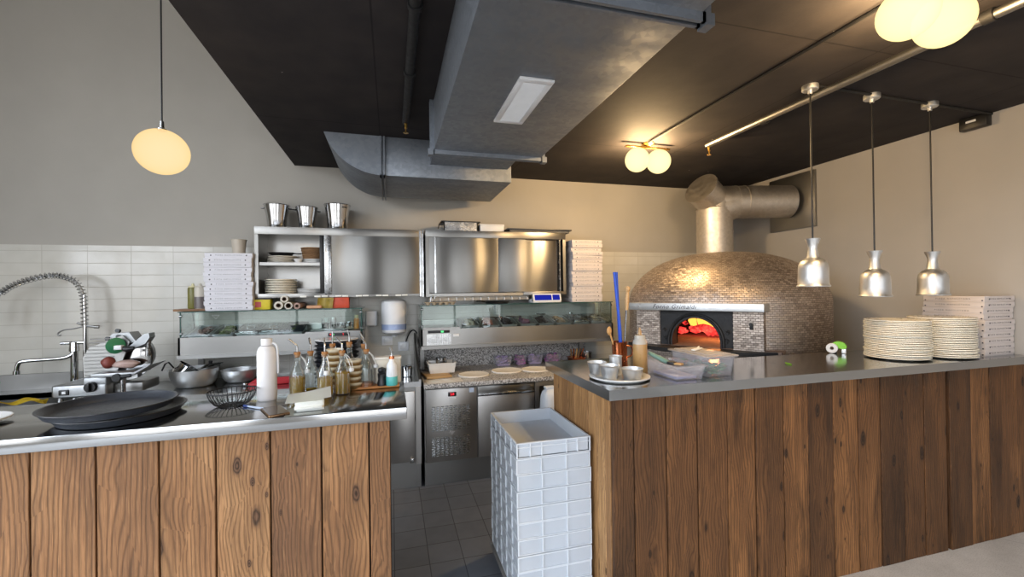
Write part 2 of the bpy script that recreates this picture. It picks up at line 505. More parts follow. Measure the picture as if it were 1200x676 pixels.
# ------------------------------------------------------------------ shared materials
M = dict(
    paint=pm('wall_paint', 'b0aba2', .85, var=.03, scale=3, bump=.06, bscale=120),
    paint_right=pm('wall_paint_right', 'b4afa8', .85, var=.03, scale=3, bump=.06, bscale=120),
    tile=tiles('white_wall_tile', 'd3d0c7', 'c0bcb0', 'b2ada1', .30, .0985, 'xz', .10, 0.0, .0022, .35, .03, .35),
    black_ceiling=black_ceiling('black_ceiling_paint'),
    white_ceiling=pm('white_ceiling_paint', 'cfccc6', .9, var=.03),
    concrete=concrete('grey_concrete_floor'),
    dark_tile=tiles('dark_floor_tile', '7b8089', '5d6169', '55575c', .20, .20, 'xy', .50, 0.0, .003, .3, .10, .2),
    frame_black=pm('black_window_frame', '1b1b1c', .5),
    steel=steel('brushed_steel', '989692', .36, 'x', .04, .01, .7),
    steel_top=steel('steel_worktop', 'adaeae', .17, 'x', .04, .012),
    steel_v=steel('brushed_steel_upright', 'bab7b3', .42, 'z'),
    steel_door=steel('polished_steel_door', '9f9d99', .37, 'x', .03, .006, .95),
    steel_dull=steel('dull_steel', '9c9b98', .45, 'x'),
    chrome=pm('polished_steel', 'c9cacb', .09, 1.0, var=.05, scale=6, rvar=.5),
    slicer_alu=pm('cast_aluminium', 'a6a8a9', .45, 1.0, var=.04, scale=14, rvar=.2),
    satin=pm('satin_steel', 'b5b6b6', .24, 1.0, var=.06, scale=9, rvar=.4),
    alu=pm('satin_aluminium', 'd6d8d9', .46, 1.0, var=.03, scale=14, rvar=.2),
    galv=galvanised('galvanised_duct_metal', '9ca2aa', .56),
    galv_warm=galvanised('galvanised_flue_metal', 'ddd6cc', .50),
    wood_l=wood_boards('pale_aged_boards', hexl('bf9264'), hexl('9a6e48'), hexl('6f4f38'), .8, .2, .35, .70, 400),
    wood_r=wood_boards('dark_aged_boards', hexl('98693f'), hexl('744e2e'), hexl('47301d'), 1.0, .75, .5, .74, 430),  # stained boards, darkened further for the weaker daylight on this front
    wood_e=wood_boards('daylit_end_boards', hexl('cd9f6c'), hexl('b08353'), hexl('86603f'), .8, .2, .35, .65, 430),  # lit copy of the right bar's boards: daylight on the end put into colour
    dark=pm('dark_cavity', '17130f', .8),
    black=pm('black_enamel', '17181b', .33, var=.15, scale=30),
    black_matt=pm('matt_black', '161617', .6, var=.15),
    black_plastic=pm('black_plastic', '131314', .4),
    charcoal=pm('charcoal_nonstick', '33373e', .38, var=.12, scale=60),
    white_plastic=pm('white_plastic', 'e4e5e6', .38, var=.03),
    crate=pm('white_food_plastic', 'bcc2c9', .40, var=.04, scale=6),
    crate_rib=pm('white_food_plastic_ribs', 'd6dbe0', .40, var=.02, scale=6),
    grey_plastic=pm('grey_plastic', '8d8a86', .5),
    ceramic=pm('glazed_ceramic', 'ddd6c8', .22, var=.04, scale=10),
    ceramic_white=pm('white_glazed_ceramic', 'e2e2e0', .18, var=.03),
    plate=pm('cream_plate_glaze', 'f5eedd', .28, var=.06, scale=12),
    brass=pm('brass', 'c39a4f', .28, 1.0, var=.08),
    copper=pm('copper', 'c0714a', .25, 1.0, var=.1),
    globe=opal('lit_opal_glass', 'fff0b8', 1.35, .35),
    globe_soft=opal('lit_opal_glass_soft', 'ffe2ae', .95, .3),
    bulb=emit('lit_bulb', 'ffdca0', 2.2),
    mosaic=mosaic('bronze_mosaic_tiles'),
    iron=pm('cast_iron', '1c1b1c', .55, var=.2, scale=40, bump=.2),
    firebrick=pm('sooty_firebrick', '3b2a22', .9, var=.25, scale=20, bump=.4),
    hearth=pm('hearth_stone', '8a7466', .85, var=.15, scale=20, bump=.2),
    ember=embers('glowing_embers'),
    flame=emit('yellow_flame', 'ffb54a', 1.6),
    glass=clear('case_glass', (.93, .985, .975), .015),
    glass_edge=pm('green_glass_edge', '2e5a52', .15, var=.1, Transmission_Weight=.3),
    bottle_glass=clear('bottle_glass', (.96, .98, .975), .015, .03, .03, (.8, .85, .85), .5),
    oil=clear('olive_oil', (.85, .64, .04), .012, .05, .5, hexl('cfa50e'), .3),
    granite=granite('speckled_granite'),
    cardboard=pm('white_pizza_box_card', 'dcdce2', .7, var=.03),
    cardboard_warm=pm('white_pizza_box_card_b', 'd3cac6', .7, var=.03),
    card_edge=pm('brown_card_edge', '6d5a4a', .8),
    ink=pm('dark_print_ink', '2e2c36', .6),
    ink_red=pm('red_print_ink', 'b04a3a', .6),
    cork=pm('cork', 'a5713f', .75, var=.2, scale=120),
    clear_plastic=clear('clear_tub_plastic', (.97, .975, .99), .02, .06, .15, hexl('f4f4fc'), .25),
    clear_lid=clear('clear_lid_plastic', (.93, .94, .98), .02, .15, .4, hexl('efe9e4'), .25),
    paper=pm('white_paper', 'f4f5ee', .8, var=.02),
    rubber=pm('black_rubber', '1a1a1a', .7),
    flour=pm('flour', 'ece9e2', .95, var=.03),
    dough=pm('pizza_dough', 'f0eade', .8, var=.04, scale=25, bump=.15),
    led=emit('red_led_digits', 'ff2a3c', 2.2),
    green_led=emit('green_led', '5fe08a', 1.2),
)

# ------------------------------------------------------------------ the room
XL, XR, YB, YF, ZC, XE, ZH = -3.9, 3.98, 4.37, -3.4, 2.777, -.845, 4.4
struct(G().box((XL, YF, -.1), (XR, 1.86, 0)).build('floor', M['concrete']))
struct(G().box((XL, 1.86, -.1), (XR, YB, 0)).build('floor_kitchen', M['dark_tile']))
struct(G().box((XL-.2, YB, 0), (XR+.2, YB+.2, ZH)).build('wall_back', M['paint']))
struct(G().box((XL, YB-.008, .8), (XR, YB, 2.018)).build('trim_1', M['tile']))
struct(G().box((XR, YF-.2, 0), (XR+.2, YB, ZH)).build('wall_right', M['paint_right']))
struct(G().box((XE, YF, ZC), (XR, YB, 3.1)).build('ceiling', M['black_ceiling']))
struct(G().box((XL-.2, YF-.2, ZH), (XR+.2, YB+.2, ZH+.2)).build('ceiling_upper', M['white_ceiling']))

def wall_with_hole(name, axis, at, t, a0, a1, z1, holes):
    """wall in the plane axis=at with window holes [(a0, a1, z0, z1)] in order along it"""
    g = G()
    def seg(p0, p1, q0, q1):
        if p1-p0 < 1e-4 or q1-q0 < 1e-4: return
        if axis == 'X': g.box((at, p0, q0), (at+t, p1, q1))
        else: g.box((p0, at, q0), (p1, at+t, q1))
    x = a0
    for h0, h1, q0, q1 in holes:
        seg(x, h0, 0, z1); seg(h0, h1, 0, q0); seg(h0, h1, q1, z1); x = h1
    seg(x, a1, 0, z1)
    return struct(g.build(name, M['paint']))
def window(n, axis, at, hole, cols, rows=1):
    h0, h1, q0, q1 = hole
    g = G(); w = .05
    def bar(p0, p1, r0, r1):
        if axis == 'X': g.box((at-.03, p0, r0), (at+.03, p1, r1))
        else: g.box((p0, at-.03, r0), (p1, at+.03, r1))
    for k in range(cols+1):
        p = h0 + (h1-h0-w)*k/cols; bar(p, p+w, q0, q1)
    for k in range(rows+1):
        q = q0 + (q1-q0-w)*k/rows; bar(h0, h1, q, q+w)
    struct(g.build('window_%d' % n, M['frame_black']))
HL = (-3.1, 2.0, .55, 4.0)
HF1 = (-3.5, -.9, .15, 3.9); HF2 = (.3, 2.9, .02, 2.6)
wall_with_hole('wall_left', 'X', XL-.2, .2, YF-.2, YB, ZH, [HL])
wall_with_hole('wall_front', 'Y', YF-.2, .2, XL, XR, ZH, [HF1, HF2])
window(1, 'X', XL-.1, HL, 4, 2)
window(2, 'Y', YF-.1, HF1, 2, 2)
window(3, 'Y', YF-.1, HF2, 2, 2)

# daylight: a bright overcast sky seen through the shop windows, with light portals in the openings
W = bpy.data.worlds.new('overcast'); bpy.context.scene.world = W
W.use_nodes = True
nt = W.node_tree; nt.nodes.clear()
wo = nt.nodes.new('ShaderNodeOutputWorld'); bg = nt.nodes.new('ShaderNodeBackground')
tc = nt.nodes.new('ShaderNodeTexCoord'); sp = nt.nodes.new('ShaderNodeSeparateXYZ'); rp = nt.nodes.new('ShaderNodeValToRGB')
nt.links.new(tc.outputs['Generated'], sp.inputs[0]); nt.links.new(sp.outputs[2], rp.inputs[0])
e = rp.color_ramp.elements
e[0].position = 0.0; e[0].color = (.28, .28, .28, 1)
e[1].position = .5; e[1].color = (.86, .95, 1.08, 1)
q = e.new(.04); q.color = (.62, .66, .72, 1)
nt.links.new(rp.outputs[0], bg.inputs[0]); nt.links.new(bg.outputs[0], wo.inputs[0])
bg.inputs[1].default_value = SKY = 7.4
def portal(loc, rot, sx, sy):
    l = bpy.data.lights.new('window_daylight', 'AREA'); l.shape = 'RECTANGLE'; l.size = sx; l.size_y = sy
    l.cycles.is_portal = True
    o = bpy.data.objects.new('window_daylight', l); C.objects.link(o); o.location = loc; o.rotation_euler = rot
portal((XL-.21, (HL[0]+HL[1])/2, (HL[2]+HL[3])/2), (0, R(-90), 0), HL[3]-HL[2], HL[1]-HL[0])
for h in (HF1, HF2):
    portal(((h[0]+h[1])/2, YF-.21, (h[2]+h[3])/2), (R(90), 0, 0), h[1]-h[0], h[3]-h[2])

def point_light(p, watts, col=(1, .67, .33), r=.04):
    l = bpy.data.lights.new('bulb', 'POINT'); l.energy = watts; l.color = col; l.shadow_soft_size = r
    o = bpy.data.objects.new('bulb', l); C.objects.link(o); o.location = p
    return o

# ------------------------------------------------------------------ the two bars
ZT, TE, YC = 1.137, .049, 1.803
def boards(edges, axis, at, t, z1, seed, gap=.004, rough=True):
    g = G(); rr = random.Random(seed)
    for a, b in zip(edges, edges[1:]):
        k = rr.uniform(-.003, .003)
        rv = rr.random()
        if axis == 'x': g.box((a+gap/2, at+k, .0), (b-gap/2, at+t, z1), .002, rnd=rv, seg=1)
        else: g.box((at+k, a+gap/2, .0), (at+t, b-gap/2, z1), .002, rnd=rv, seg=1)
    return g
bl = thing('bar_counter', 'left bar counter clad in pale brown upright boards with a steel top', 'bar counter', (-1.2, 1.8, 0))
o = Vector(bl.location)
def rel(g, base):
    for v in g.bm.verts: v.co -= Vector(base)
    return g
EL = [-2.3, -2.11, -1.93, -1.75, -1.57, -1.395, -1.173, -.991, -.806, -.629, -.449, -.27, -.093, -.01]
rel(boards(EL, 'x', 1.833, .025, ZT-TE, 3, .006), o).build('plank_front', M['wood_l'], bl)
rel(G().box((-2.3, 1.862, 0), (-.012, 2.25, ZT-TE)), o).build('carcass', M['dark'], bl)
rel(G().box((-2.35, YC, ZT-TE), (.055, 2.34, ZT), .003), o).build('countertop', M['steel_top'], bl)

br = thing('bar_counter', 'right bar counter clad in dark brown knotty boards with a steel top', 'bar counter', (2.4, 2.2, 0))
o = Vector(br.location)
ER = [.988, 1.099, 1.277, 1.452, 1.63, 1.805, 1.985, 2.154, 2.334, 2.515, 2.683, 2.865, 3.032, 3.221]
rel(boards(ER, 'x', 1.833, .025, ZT-TE, 11, .006), o).build('plank_front', M['wood_r'], br)
rel(boards([3.243, 3.432, 3.605, 3.791, 3.975], 'x', 1.829, .029, ZT-TE, 14, .003), o).build('plank_door', M['wood_r'], br)
rel(boards([1.862, 1.916, 1.995, 2.098, 2.184, 2.28, 2.365, 2.475, 2.6], 'y', .988, .025, ZT-TE, 5, .003), o).build('plank_end', M['wood_e'], br)
rel(G().box((1.018, 1.862, 0), (3.975, 2.33, ZT-TE)).box((1.018, 2.33, 0), (1.72, 2.60, ZT-TE)), o).build('carcass', M['dark'], br)
rel(G().prism([(.957, YC), (3.975, YC), (3.975, 2.37), (1.75, 2.37), (1.75, 2.658), (.957, 2.658)], ZT-TE, ZT), o).build('countertop', M['steel_top'], br)

# ------------------------------------------------------------------ ceiling services
d = thing('ventilation_duct', 'large galvanised steel air duct hung under the black ceiling with an elbow', 'air duct', (.6, 2.7, 2.47))
o = Vector(d.location)
rel(G().box((.262, -1.2, 2.47), (.955, 2.70, 2.775), .004), o).build('main_run', M['galv'], d)
for i, (y, ext) in enumerate(((2.70, .025), (1.17, .03))):
    g = G()
    for dy in (-.022, .006):
        y0 = y+dy
        g.box((.262-ext, y0, 2.47-ext), (.955+ext, y0+.012, 2.472)); g.box((.262-ext, y0, 2.47-ext), (.264, y0+.012, 2.775)); g.box((.953, y0, 2.47-ext), (.955+ext, y0+.012, 2.775))
    g.box((.262-ext-.012, y-.024, 2.47-ext-.008), (.262-ext+.02, y+.02, 2.47-ext+.03)); g.box((.955+ext-.02, y-.024, 2.47-ext-.008), (.955+ext+.012, y+.02, 2.47-ext+.03))
    rel(g, o).build('flange', M['galv'], d)
rel(G().box((.30, 2.71, 2.585), (.92, 3.41, 2.775)), o).build('neck_piece', M['galv'], d)
rel(G().box((-.055, 3.40, 2.48), (.95, 4.18, 2.775), .004), o).build('cross_run', M['galv'], d)
arc = [(-.055 - .43*math.sin(a), 2.91 - .43*math.cos(a)) for a in [R(72)*k/14 for k in range(15)]]
rel(G().prism(arc + [(-.055, 2.775)], 3.40, 4.18, 'Y'), o).build('elbow', M['galv'], d)
g = G()
for dx in (-.018, .008):
    g.box((-.055+dx, 3.375, 2.455), (-.045+dx, 3.402, 2.77)); g.box((-.055+dx, 3.375, 2.455), (-.045+dx, 4.2, 2.482))
rel(g, o).build('flange', M['galv'], d)

gr = thing('air_grille', 'white louvred air grille set in the underside of the duct', 'air vent', (.585, 1.91, 2.466))
g = G()
for a, b in (((-.075, -.235), (.075, -.205)), ((-.075, .205), (.075, .235)), ((-.075, -.205), (-.05, .205)), ((.05, -.205), (.075, .205))):
    g.box((a[0], a[1], -.008), (b[0], b[1], .003), .001)
g.build('frame', M['white_plastic'], gr)
g = G()
for k in range(24):
    y = -.198 + k*.0172
    g.box((-.052, -.001, -.0042), (.052, .001, .0042), M=Matrix.Translation((0, y, -.004)) @ Matrix.Rotation(R(35), 4, 'X'))
g.build('louvres', M['white_plastic'], gr)
G().box((-.052, -.21, .0005), (.052, .21, .003)).build('painted_shade', M['dark'], gr)  # dark sheet giving the shade between the slats as colour

def sprinkler(parent, p, m):
    g = G().cyl((p[0], p[1], p[2]), (p[0], p[1], p[2]-.035), .011, .009, 12).cyl((p[0], p[1], p[2]-.035), (p[0], p[1], p[2]-.062), .004, .004, 8)
    g.cyl((p[0], p[1], p[2]-.062), (p[0], p[1], p[2]-.066), .017, .017, 16)
    g.build('sprinkler_head', m, parent)
sp1 = thing('sprinkler_pipe', 'black sprinkler pipe along the ceiling left of the duct', 'pipe', (.104, 1.0, 2.745))
G().tube([(0, -3, 0), (0, 2.0, 0)], .024, 14).build('pipe', M['black_matt'], sp1)
for y in (-.6, .75, 1.3): G().cyl((0, y, 0), (0, y+.03, 0), .031, .031, 14).build('clamp', M['black_matt'], sp1)
sprinkler(sp1, (0, 1.97, -.02), M['brass'])
sp2 = thing('sprinkler_pipe', 'dark sprinkler pipe along the ceiling between globe lamps and pendant lamps', 'pipe', (2.46, 1.0, 2.735))
G().tube([(.04, -3, 0), (-.03, 1.9, 0)], .021, 14).build('pipe', M['steel_dull'], sp2)
for y in (.2, 1.35): G().cyl((-.01, y, 0), (-.01, y+.04, 0), .029, .029, 14).build('clamp', M['black_matt'], sp2)
sprinkler(sp2, (-.03, 1.88, -.018), M['brass'])
c1 = tag(G().tube([(2.0, -1.5, 2.767), (1.985, 1.2, 2.767), (1.985, 3.03, 2.767)], .009, 8).build('ceiling_conduit', M['black_matt']), 'thin black cable conduit running along the ceiling to the twin globe lamps', 'conduit')
c2 = tag(G().tube([(2.37, 1.945, 2.767), (3.97, 1.975, 2.767)], .009, 8).build('ceiling_conduit', M['black_matt']), 'thin black cable conduit linking the three pendant lamps to the wall box', 'conduit')

# twin globe ceiling lamps
def twin(loc, label):
    t = thing('twin_globe_lamp', label, 'lamp', loc, 0, 'twin globe ceiling lamps')
    G().lathe([(0, .122), (.05, .122), (.05, .112), (.02, .098), (.02, .088), (0, .088)], seg=24).build('ceiling_rose', M['brass'], t)
    G().box((-.2, -.012, .08), (.2, .012, .093), .003).build('bar', M['brass'], t)
    for s in (-1, 1):
        G().ball((s*.098, 0, -.018), .096, u=36, v=20).build('globe', M['globe'], t)
    return t
twin((2.01, 3.08, 2.655), 'brass ceiling lamp with two small lit globes in front of the oven flue')
twin((2.0, 1.18, 2.655), 'brass ceiling lamp with two large lit globes at the top edge of the photo')
WARM = 80
for y in (3.08, 1.18):
    for s in (-1, 1): point_light((2.005 + s*.098, y, 2.637), WARM)

# single globe pendant on the left
t = thing('globe_pendant_lamp', 'lit opal globe pendant hanging on a long cord at the left', 'lamp', (-1.074, 2.5, 2.301))
G().ball((0, 0, 0), .113, (1, 1, .96), 40, 24).build('globe', M['globe_soft'], t)
G().lathe([(0, .150), (.008, .150), (.010, .118), (.02, .112), (.02, .104), (0, .104)], seg=20).build('cap', M['satin'], t)
G().tube([(0, 0, .145), (0, 0, 2.09)], .004, 8).build('cord', M['black_plastic'], t)
point_light((-1.074, 2.5, 2.30), 3, r=.03)

# three aluminium heat-lamp pendants
def pendant(x, z, label):
    t = thing('pendant_lamp', label, 'lamp', (x, 1.97, z), 0, 'aluminium pendant lamps over the right bar')
    K = .655
    prof = [(r_*K, z_) for r_, z_ in [(.1265, 0), (.128, .002), (.1285, .005), (.119, .014), (.1165, .06), (.1155, .105), (.111, .128), (.098, .147), (.075, .160), (.050, .169), (.046, .176), (.042, .196)]]
    inner = [(r-.0022, z_-.001) for r, z_ in prof[::-1]]
    G().lathe(prof + inner, seg=40).build('shade', M['alu'], t)
    G().lathe([(.0, .19), (.0285, .19), (.0265, .205), (.023, .222), (.027, .245), (.039, .277), (.040, .280), (.037, .280), (.024, .25), (.0, .246)], seg=32).build('neck', M['alu'], t)
    G().ball((0, 0, .085), .042, (1, 1, 1.15), 20, 12).cyl((0, 0, .12), (0, 0, .19), .02, .02, 16).build('bulb', M['white_plastic'], t)
    top = ZC - z
    G().tube([(0, 0, .24), (0, 0, top-.03)], .0045, 8).build('cord', M['black_plastic'], t)
    G().lathe([(0, top), (.042, top), (.043, top-.004), (.043, top-.026), (.039, top-.030), (.012, top-.030), (.012, top-.05), (0, top-.05)], seg=28).build('canopy', M['alu'], t)
pendant(2.372, 1.601, 'aluminium bell pendant lamp hanging in front of the oven, leftmost of three')
pendant(2.858, 1.535, 'aluminium bell pendant lamp over the green gadget, middle of three')
pendant(3.362, 1.536, 'aluminium bell pendant lamp over the plate stacks, rightmost of three')

eb = thing('emergency_light', 'small black emergency light box on the right wall under the ceiling', 'emergency light', (3.955, 2.05, 2.735))
G().box((-.04, -.075, -.045), (.022, .075, .04), .006).build('housing', M['black_plastic'], eb)
G().box((-.0415, -.02, .0), (-.0395, .035, .014)).build('label_plate', M['white_plastic'], eb)
G().box((.0225, -.05, -.03), (.0245, .05, .03)).build('wall_mount', M['black_plastic'], eb)

# ------------------------------------------------------------------ domed pizza oven in the corner
ov = thing('pizza_oven', 'domed wood-fired pizza oven covered in bronze metal mosaic, fire burning inside', 'oven', (2.97, 3.38, 0), R(-57))
RO, ZS = .835, 1.475
half = math.asin(.49/RO)
a0, a1 = -PI/2 + half, 3*PI/2 - half
G().lathe([(RO, 0.0), (RO, .4), (RO, .8), (RO, ZS)], seg=80, uvr=RO, arc=(a0, a1)).build('wall', M['mosaic'], ov, recalc=False)
dp = []
for k in range(27):
    t_ = PI/2*k/26
    dp.append((RO*math.cos(t_)**.80 if k < 26 else 0.0, ZS + .455*math.sin(t_)**1.12))
dome = G().lathe([(RO, ZS-.012)] + dp, seg=96, uvr=RO)
dome.lathe([(RO-.001, ZS-.012), (.5, ZS-.012)], seg=96, uvr=RO)
dome.build('dome', M['mosaic'], ov, smooth=60)
FY = -.745
def uvbox(g):
    uvl = g.bm.loops.layers.uv.verify()
    for f in g.bm.faces:
        for l in f.loops: l[uvl].uv = (l.vert.co.x + l.vert.co.y, l.vert.co.z)
    return g
g = G()
for a, b in ((-.492, -.285), (.285, .492)): g.box((a, FY, 1.13), (b, -.5, 1.44))
g.box((-.492, FY, 0), (.492, -.45, 1.10))
uvbox(g).build('front_facing', M['mosaic'], ov, smooth=0)
band = G().box((-.515, -.845, 1.424), (.515, -.55, 1.483), .003).build('hood_band', M['alu'], ov)
letters('Forno Grimaldi', .050, M['ink'], band, (-.13, -.8462, 1.454), (PI/2, 0, 0), .35, 'lettering', 1.12)
for x in (-.43, .47): G().cyl((x, -.845, 1.455), (x, -.849, 1.455), .006, .006, 10).build('rivet', M['satin'], band)
# cast-iron mouth with a round arch
aw, ah, zb = .188, .225, 1.135
archp = [(aw*math.cos(PI*k/28), .035 + (ah-.035)*math.sin(PI*k/28)) for k in range(29)]
poly = [(-.29, 0), (-.29, .30), (.29, .30), (.29, 0), (aw, 0)] + archp + [(-aw, 0)]
G().prism([(x, z+zb) for x, z in poly], FY+.012, FY+.06, 'Y').build('mouth_plate', M['iron'], ov)
rim = [(aw*1.14*math.cos(PI*k/28), FY+.004, zb + .035 + (ah*1.13-.035)*math.sin(PI*k/28)) for k in range(29)]
G().tube([(aw*1.14, FY+.004, zb)] + rim + [(-aw*1.14, FY+.004, zb)], .012, 8).build('arch_rim', M['iron'], ov)
for s in (-1, 1):                                   # scrolled ornament either side of the arch
    for q in range(2):
        g = G(); cx, cz, rr = s*(.235+.012*q), zb+.05+.07*q, .022-.004*q
        g.tube([(cx + rr*(1-k/26)*math.cos(s*k*.55), FY+.010, cz + rr*(1-k/26)*math.sin(k*.55)) for k in range(24)], .0035, 6)
        g.build('scroll_ornament', M['iron'], ov)
# inside the oven
inner = [(.60, 0), (.60, .06)] + [(.60*math.cos(PI/2*k/10), .06+.30*math.sin(PI/2*k/10)) for k in range(1, 10)] + [(0, .36)]
G().lathe(inner, (0, -.02, zb), 40, arc=(-PI/2+.33, 3*PI/2-.33)).build('chamber', M['firebrick'], ov)
G().box((-.6, -.74, zb-.03), (.6, .6, zb-.002)).build('hearth_floor', M['hearth'], ov)
for s in (-1, 1):
    G().box((s*.19 if s > 0 else -.24, FY+.05, zb), (.24 if s > 0 else -.19, -.62, zb+.24)).build('mouth_cheek', M['firebrick'], ov)
G().box((-.24, FY+.05, zb+.225), (.24, -.62, zb+.27)).build('mouth_lintel', M['firebrick'], ov)
rr = random.Random(4)
lg = thing('ember_bed', 'bed of glowing red embers along the back inside the pizza oven', 'embers', (2.97, 3.38, zb), R(-57))
g = G()
for k in range(150):
    a_ = rr.uniform(-1.55, 1.55); q_ = rr.uniform(.02, .46)
    x_, y_ = q_*math.sin(a_), q_*math.cos(a_)
    hh = .06 + .26*q_
    r_ = rr.uniform(.022, .05)
    g.blob((x_, y_, max(r_*1.05+.004, rr.uniform(.012, max(.03, hh)))), r_, (1.3, 1, .8), k, .2, 1)
e_ = g.build('embers', M['ember'], lg, smooth=60); e_['kind'] = 'stuff'
g = G()
for k in range(9):
    x_ = -.30 + .034*k + rr.uniform(-.01, .01); y_ = .02 + rr.uniform(0, .1); h_ = rr.uniform(.11, .16) - .006*k
    g.tube([(x_, y_, .10), (x_+rr.uniform(-.02, .02), y_, .10+h_*.4), (x_+rr.uniform(-.03, .03), y_, .10+h_*.75), (x_+rr.uniform(-.03, .03), y_, .10+h_)], .02, 8, radii=[.022, .030, .018, .002])
g.build('flames', M['flame'], lg, smooth=60)
for k in range(3):
    G().cyl((-.40+.1*k, .22+.05*k, .04+.03*k), (-.12+.12*k, .36, .06+.035*k), .035, .03, 10).build('log', M['iron'], lg)
fl = point_light((2.97+.25*math.cos(R(-57))*-1, 3.38-.25*math.sin(R(-57))*-1 + .1, zb+.2), 5, (1, .33, .10), .08)  # point light added for the fire's glow, no bulb in the oven
# landing shelf in front of the mouth
arcp = [(.94*math.sin(a_), -.94*math.cos(a_)) for a_ in [R(-40 + 80*k/30) for k in range(31)]]
G().prism(arcp + [(.55, -.55), (-.55, -.55)], 1.10, 1.13, 'Z').build('landing_shelf', M['iron'], ov)
g = G().box((.40, FY-.012, 1.29), (.425, FY, 1.32), .003).cyl((.4125, FY-.006, 1.325), (.4125, FY-.03, 1.327), .012, .012, 12)
g.build('latch', M['iron'], ov)

fp = thing('flue_pipe', 'fat round steel flue pipe rising behind the oven dome and turning into the right wall', 'flue', (3.19, 3.72, 1.80))
G().cyl((0, 0, 0), (0, 0, .60), .172, .172, 40).build('vertical_pipe', M['galv_warm'], fp)
g = G()
for z in (.36, .59): g.cyl((0, 0, z), (0, 0, z+.012), .1745, .1745, 40)
g.build('seam_ring', M['galv_warm'], fp)
j = Vector((0, 0, .675)); wv = Vector((.79, -.22, 0)).normalized()
G().cyl((0, 0, .595), j + Vector((.02, 0, .04)), .172, .168, 40).cyl((0, 0, .60), j + wv*.20, .168, .166, 40).cyl(j - wv*.10, j + wv*.22, .165, .166, 40).build('elbow', M['galv_warm'], fp)
G().cyl(j + wv*.19, j + wv*.765, .164, .164, 40).build('horizontal_pipe', M['galv_warm'], fp)
g = G()
for q in (.20, .29): g.cyl(j + wv*q, j + wv*(q+.010), .168, .168, 40)
g.build('seam_ring', M['galv_warm'], fp)
cv = Vector((-.72, -.20, .44)).normalized()
G().cyl(j - cv*.05, j + cv*.235, .158, .163, 40).build('stub', M['galv_warm'], fp)
G().cyl(j + cv*.225, j + cv*.247, .170, .170, 40).build('end_cap', M['galv_warm'], fp)
G().box((.765, -.465, .39), (.789, .055, .94), .002).build('wall_plate', M['steel_dull'], fp)

# ------------------------------------------------------------------ back run of counters
# steel worktop on the left with a sink let into it
sk = thing('sink_counter', 'long stainless steel counter with a sink along the tiled back wall', 'counter', (-1.5, 4.0, 0))
o = Vector(sk.location); zt = .87
g = G()
for a, b in (((-3.85, 3.62), (-2.9, 4.355)), ((-2.2, 3.62), (.225, 4.355)), ((-2.9, 3.62), (-2.2, 3.72)), ((-2.9, 4.15), (-2.2, 4.355))):
    g.box((a[0], a[1], zt-.04), (b[0], b[1], zt))
rel(g, o).build('worktop', M['steel_top'], sk)
g = G()
g.box((-2.9, 3.72, zt-.26), (-2.2, 4.15, zt-.25)); g.box((-2.91, 3.71, zt-.26), (-2.9, 4.16, zt-.002)); g.box((-2.2, 3.71, zt-.26), (-2.19, 4.16, zt-.002)); g.box((-2.9, 3.71, zt-.26), (-2.2, 3.72, zt-.002)); g.box((-2.9, 4.15, zt-.26), (-2.2, 4.16, zt-.002))
rel(g, o).build('basin', M['steel_dull'], sk)
rel(G().box((-3.85, 4.33, zt), (-2.38, 4.358, zt+.12)), o).build('upstand', M['steel_dull'], sk)
rel(G().box((-3.85, 3.64, .2), (.22, 4.35, zt-.27)).box((-2.18, 3.64, .55), (.22, 4.35, zt-.04)), o).build('carcass', M['steel_dull'], sk)
for i, (a, b) in enumerate(((-1.6, -1.05), (-1.03, -.53), (-.51, -.03))):
    rel(G().box((a, 3.622, .215), (b, 3.642, .80), .003), o).build('door', M['steel_v'], sk)
dr = rel(G().box((-.022, 3.616, .225), (.172, 3.642, .795), .003), o).build('door', M['steel_v'], sk)
rel(G().box((.13, 3.60, .22), (.16, 3.618, .255), .003), o).build('hinge', M['satin'], dr)
rel(G().box((.18, 3.62, .2), (.222, 3.65, zt-.04)), o).build('side_post', M['steel_v'], sk)
rel(G().box((-3.85, 3.66, 0), (.22, 3.7, .2)), o).build('plinth', M['steel_dull'], sk)
pl_ = [(3.60, zt), (4.35, zt), (4.35, 1.20)] + [(3.60 + .75*(1-k/12), zt + .02 + .31*(1-k/12)**1.7) for k in range(1, 13)]
rel(G().prism(pl_, .205, .225, 'X'), o).build('side_splash', M['steel'], sk)

# refrigerated prep table with granite top
pt = thing('prep_table', 'refrigerated pizza prep table with speckled granite top and steel fronts', 'prep table', (1.2, 3.95, 0))
o = Vector(pt.location)
rel(G().box((.245, 3.57, .812), (2.02, 4.36, .85), .004), o).build('granite_top', M['granite'], pt)
rel(G().box((.245, 4.335, .85), (2.02, 4.36, 1.07), .003), o).build('granite_upstand', M['granite'], pt)
rel(G().box((.25, 3.63, .2), (1.20, 4.34, .812)).box((1.24, 4.1, .2), (2.0, 4.34, .812)), o).build('carcass', M['steel_dull'], pt)
rel(G().box((1.195, 3.60, 0), (1.235, 3.66, .81)).box((1.235, 3.60, .765), (2.0, 3.66, .81)), o).build('frame', M['steel_v'], pt)
rel(G().box((.25, 3.655, 0), (1.20, 3.70, .2)), o).build('plinth', M['steel_dull'], pt)
ld = rel(G().box((.258, 3.60, .205), (.678, 3.632, .80), .004), o).build('louvred_door', M['steel_v'], pt)
g = G()
for row in range(28):
    if 11 <= row <= 13: continue
    if row == 14:
        rel(g, o).build('louvre_panel', M['satin'], ld); g = G()
    z = .255 + row*.0148
    for k in range(9):
        x = .315 + k*.036 + (.006 if row % 2 else 0)
        g.box((-.013, -.004, -.003), (.013, .003, .003), M=Matrix.Translation((x, 3.599, z)) @ Matrix.Rotation(R(35), 4, 'X'))
rel(g, o).build('louvre_panel', M['satin'], ld)
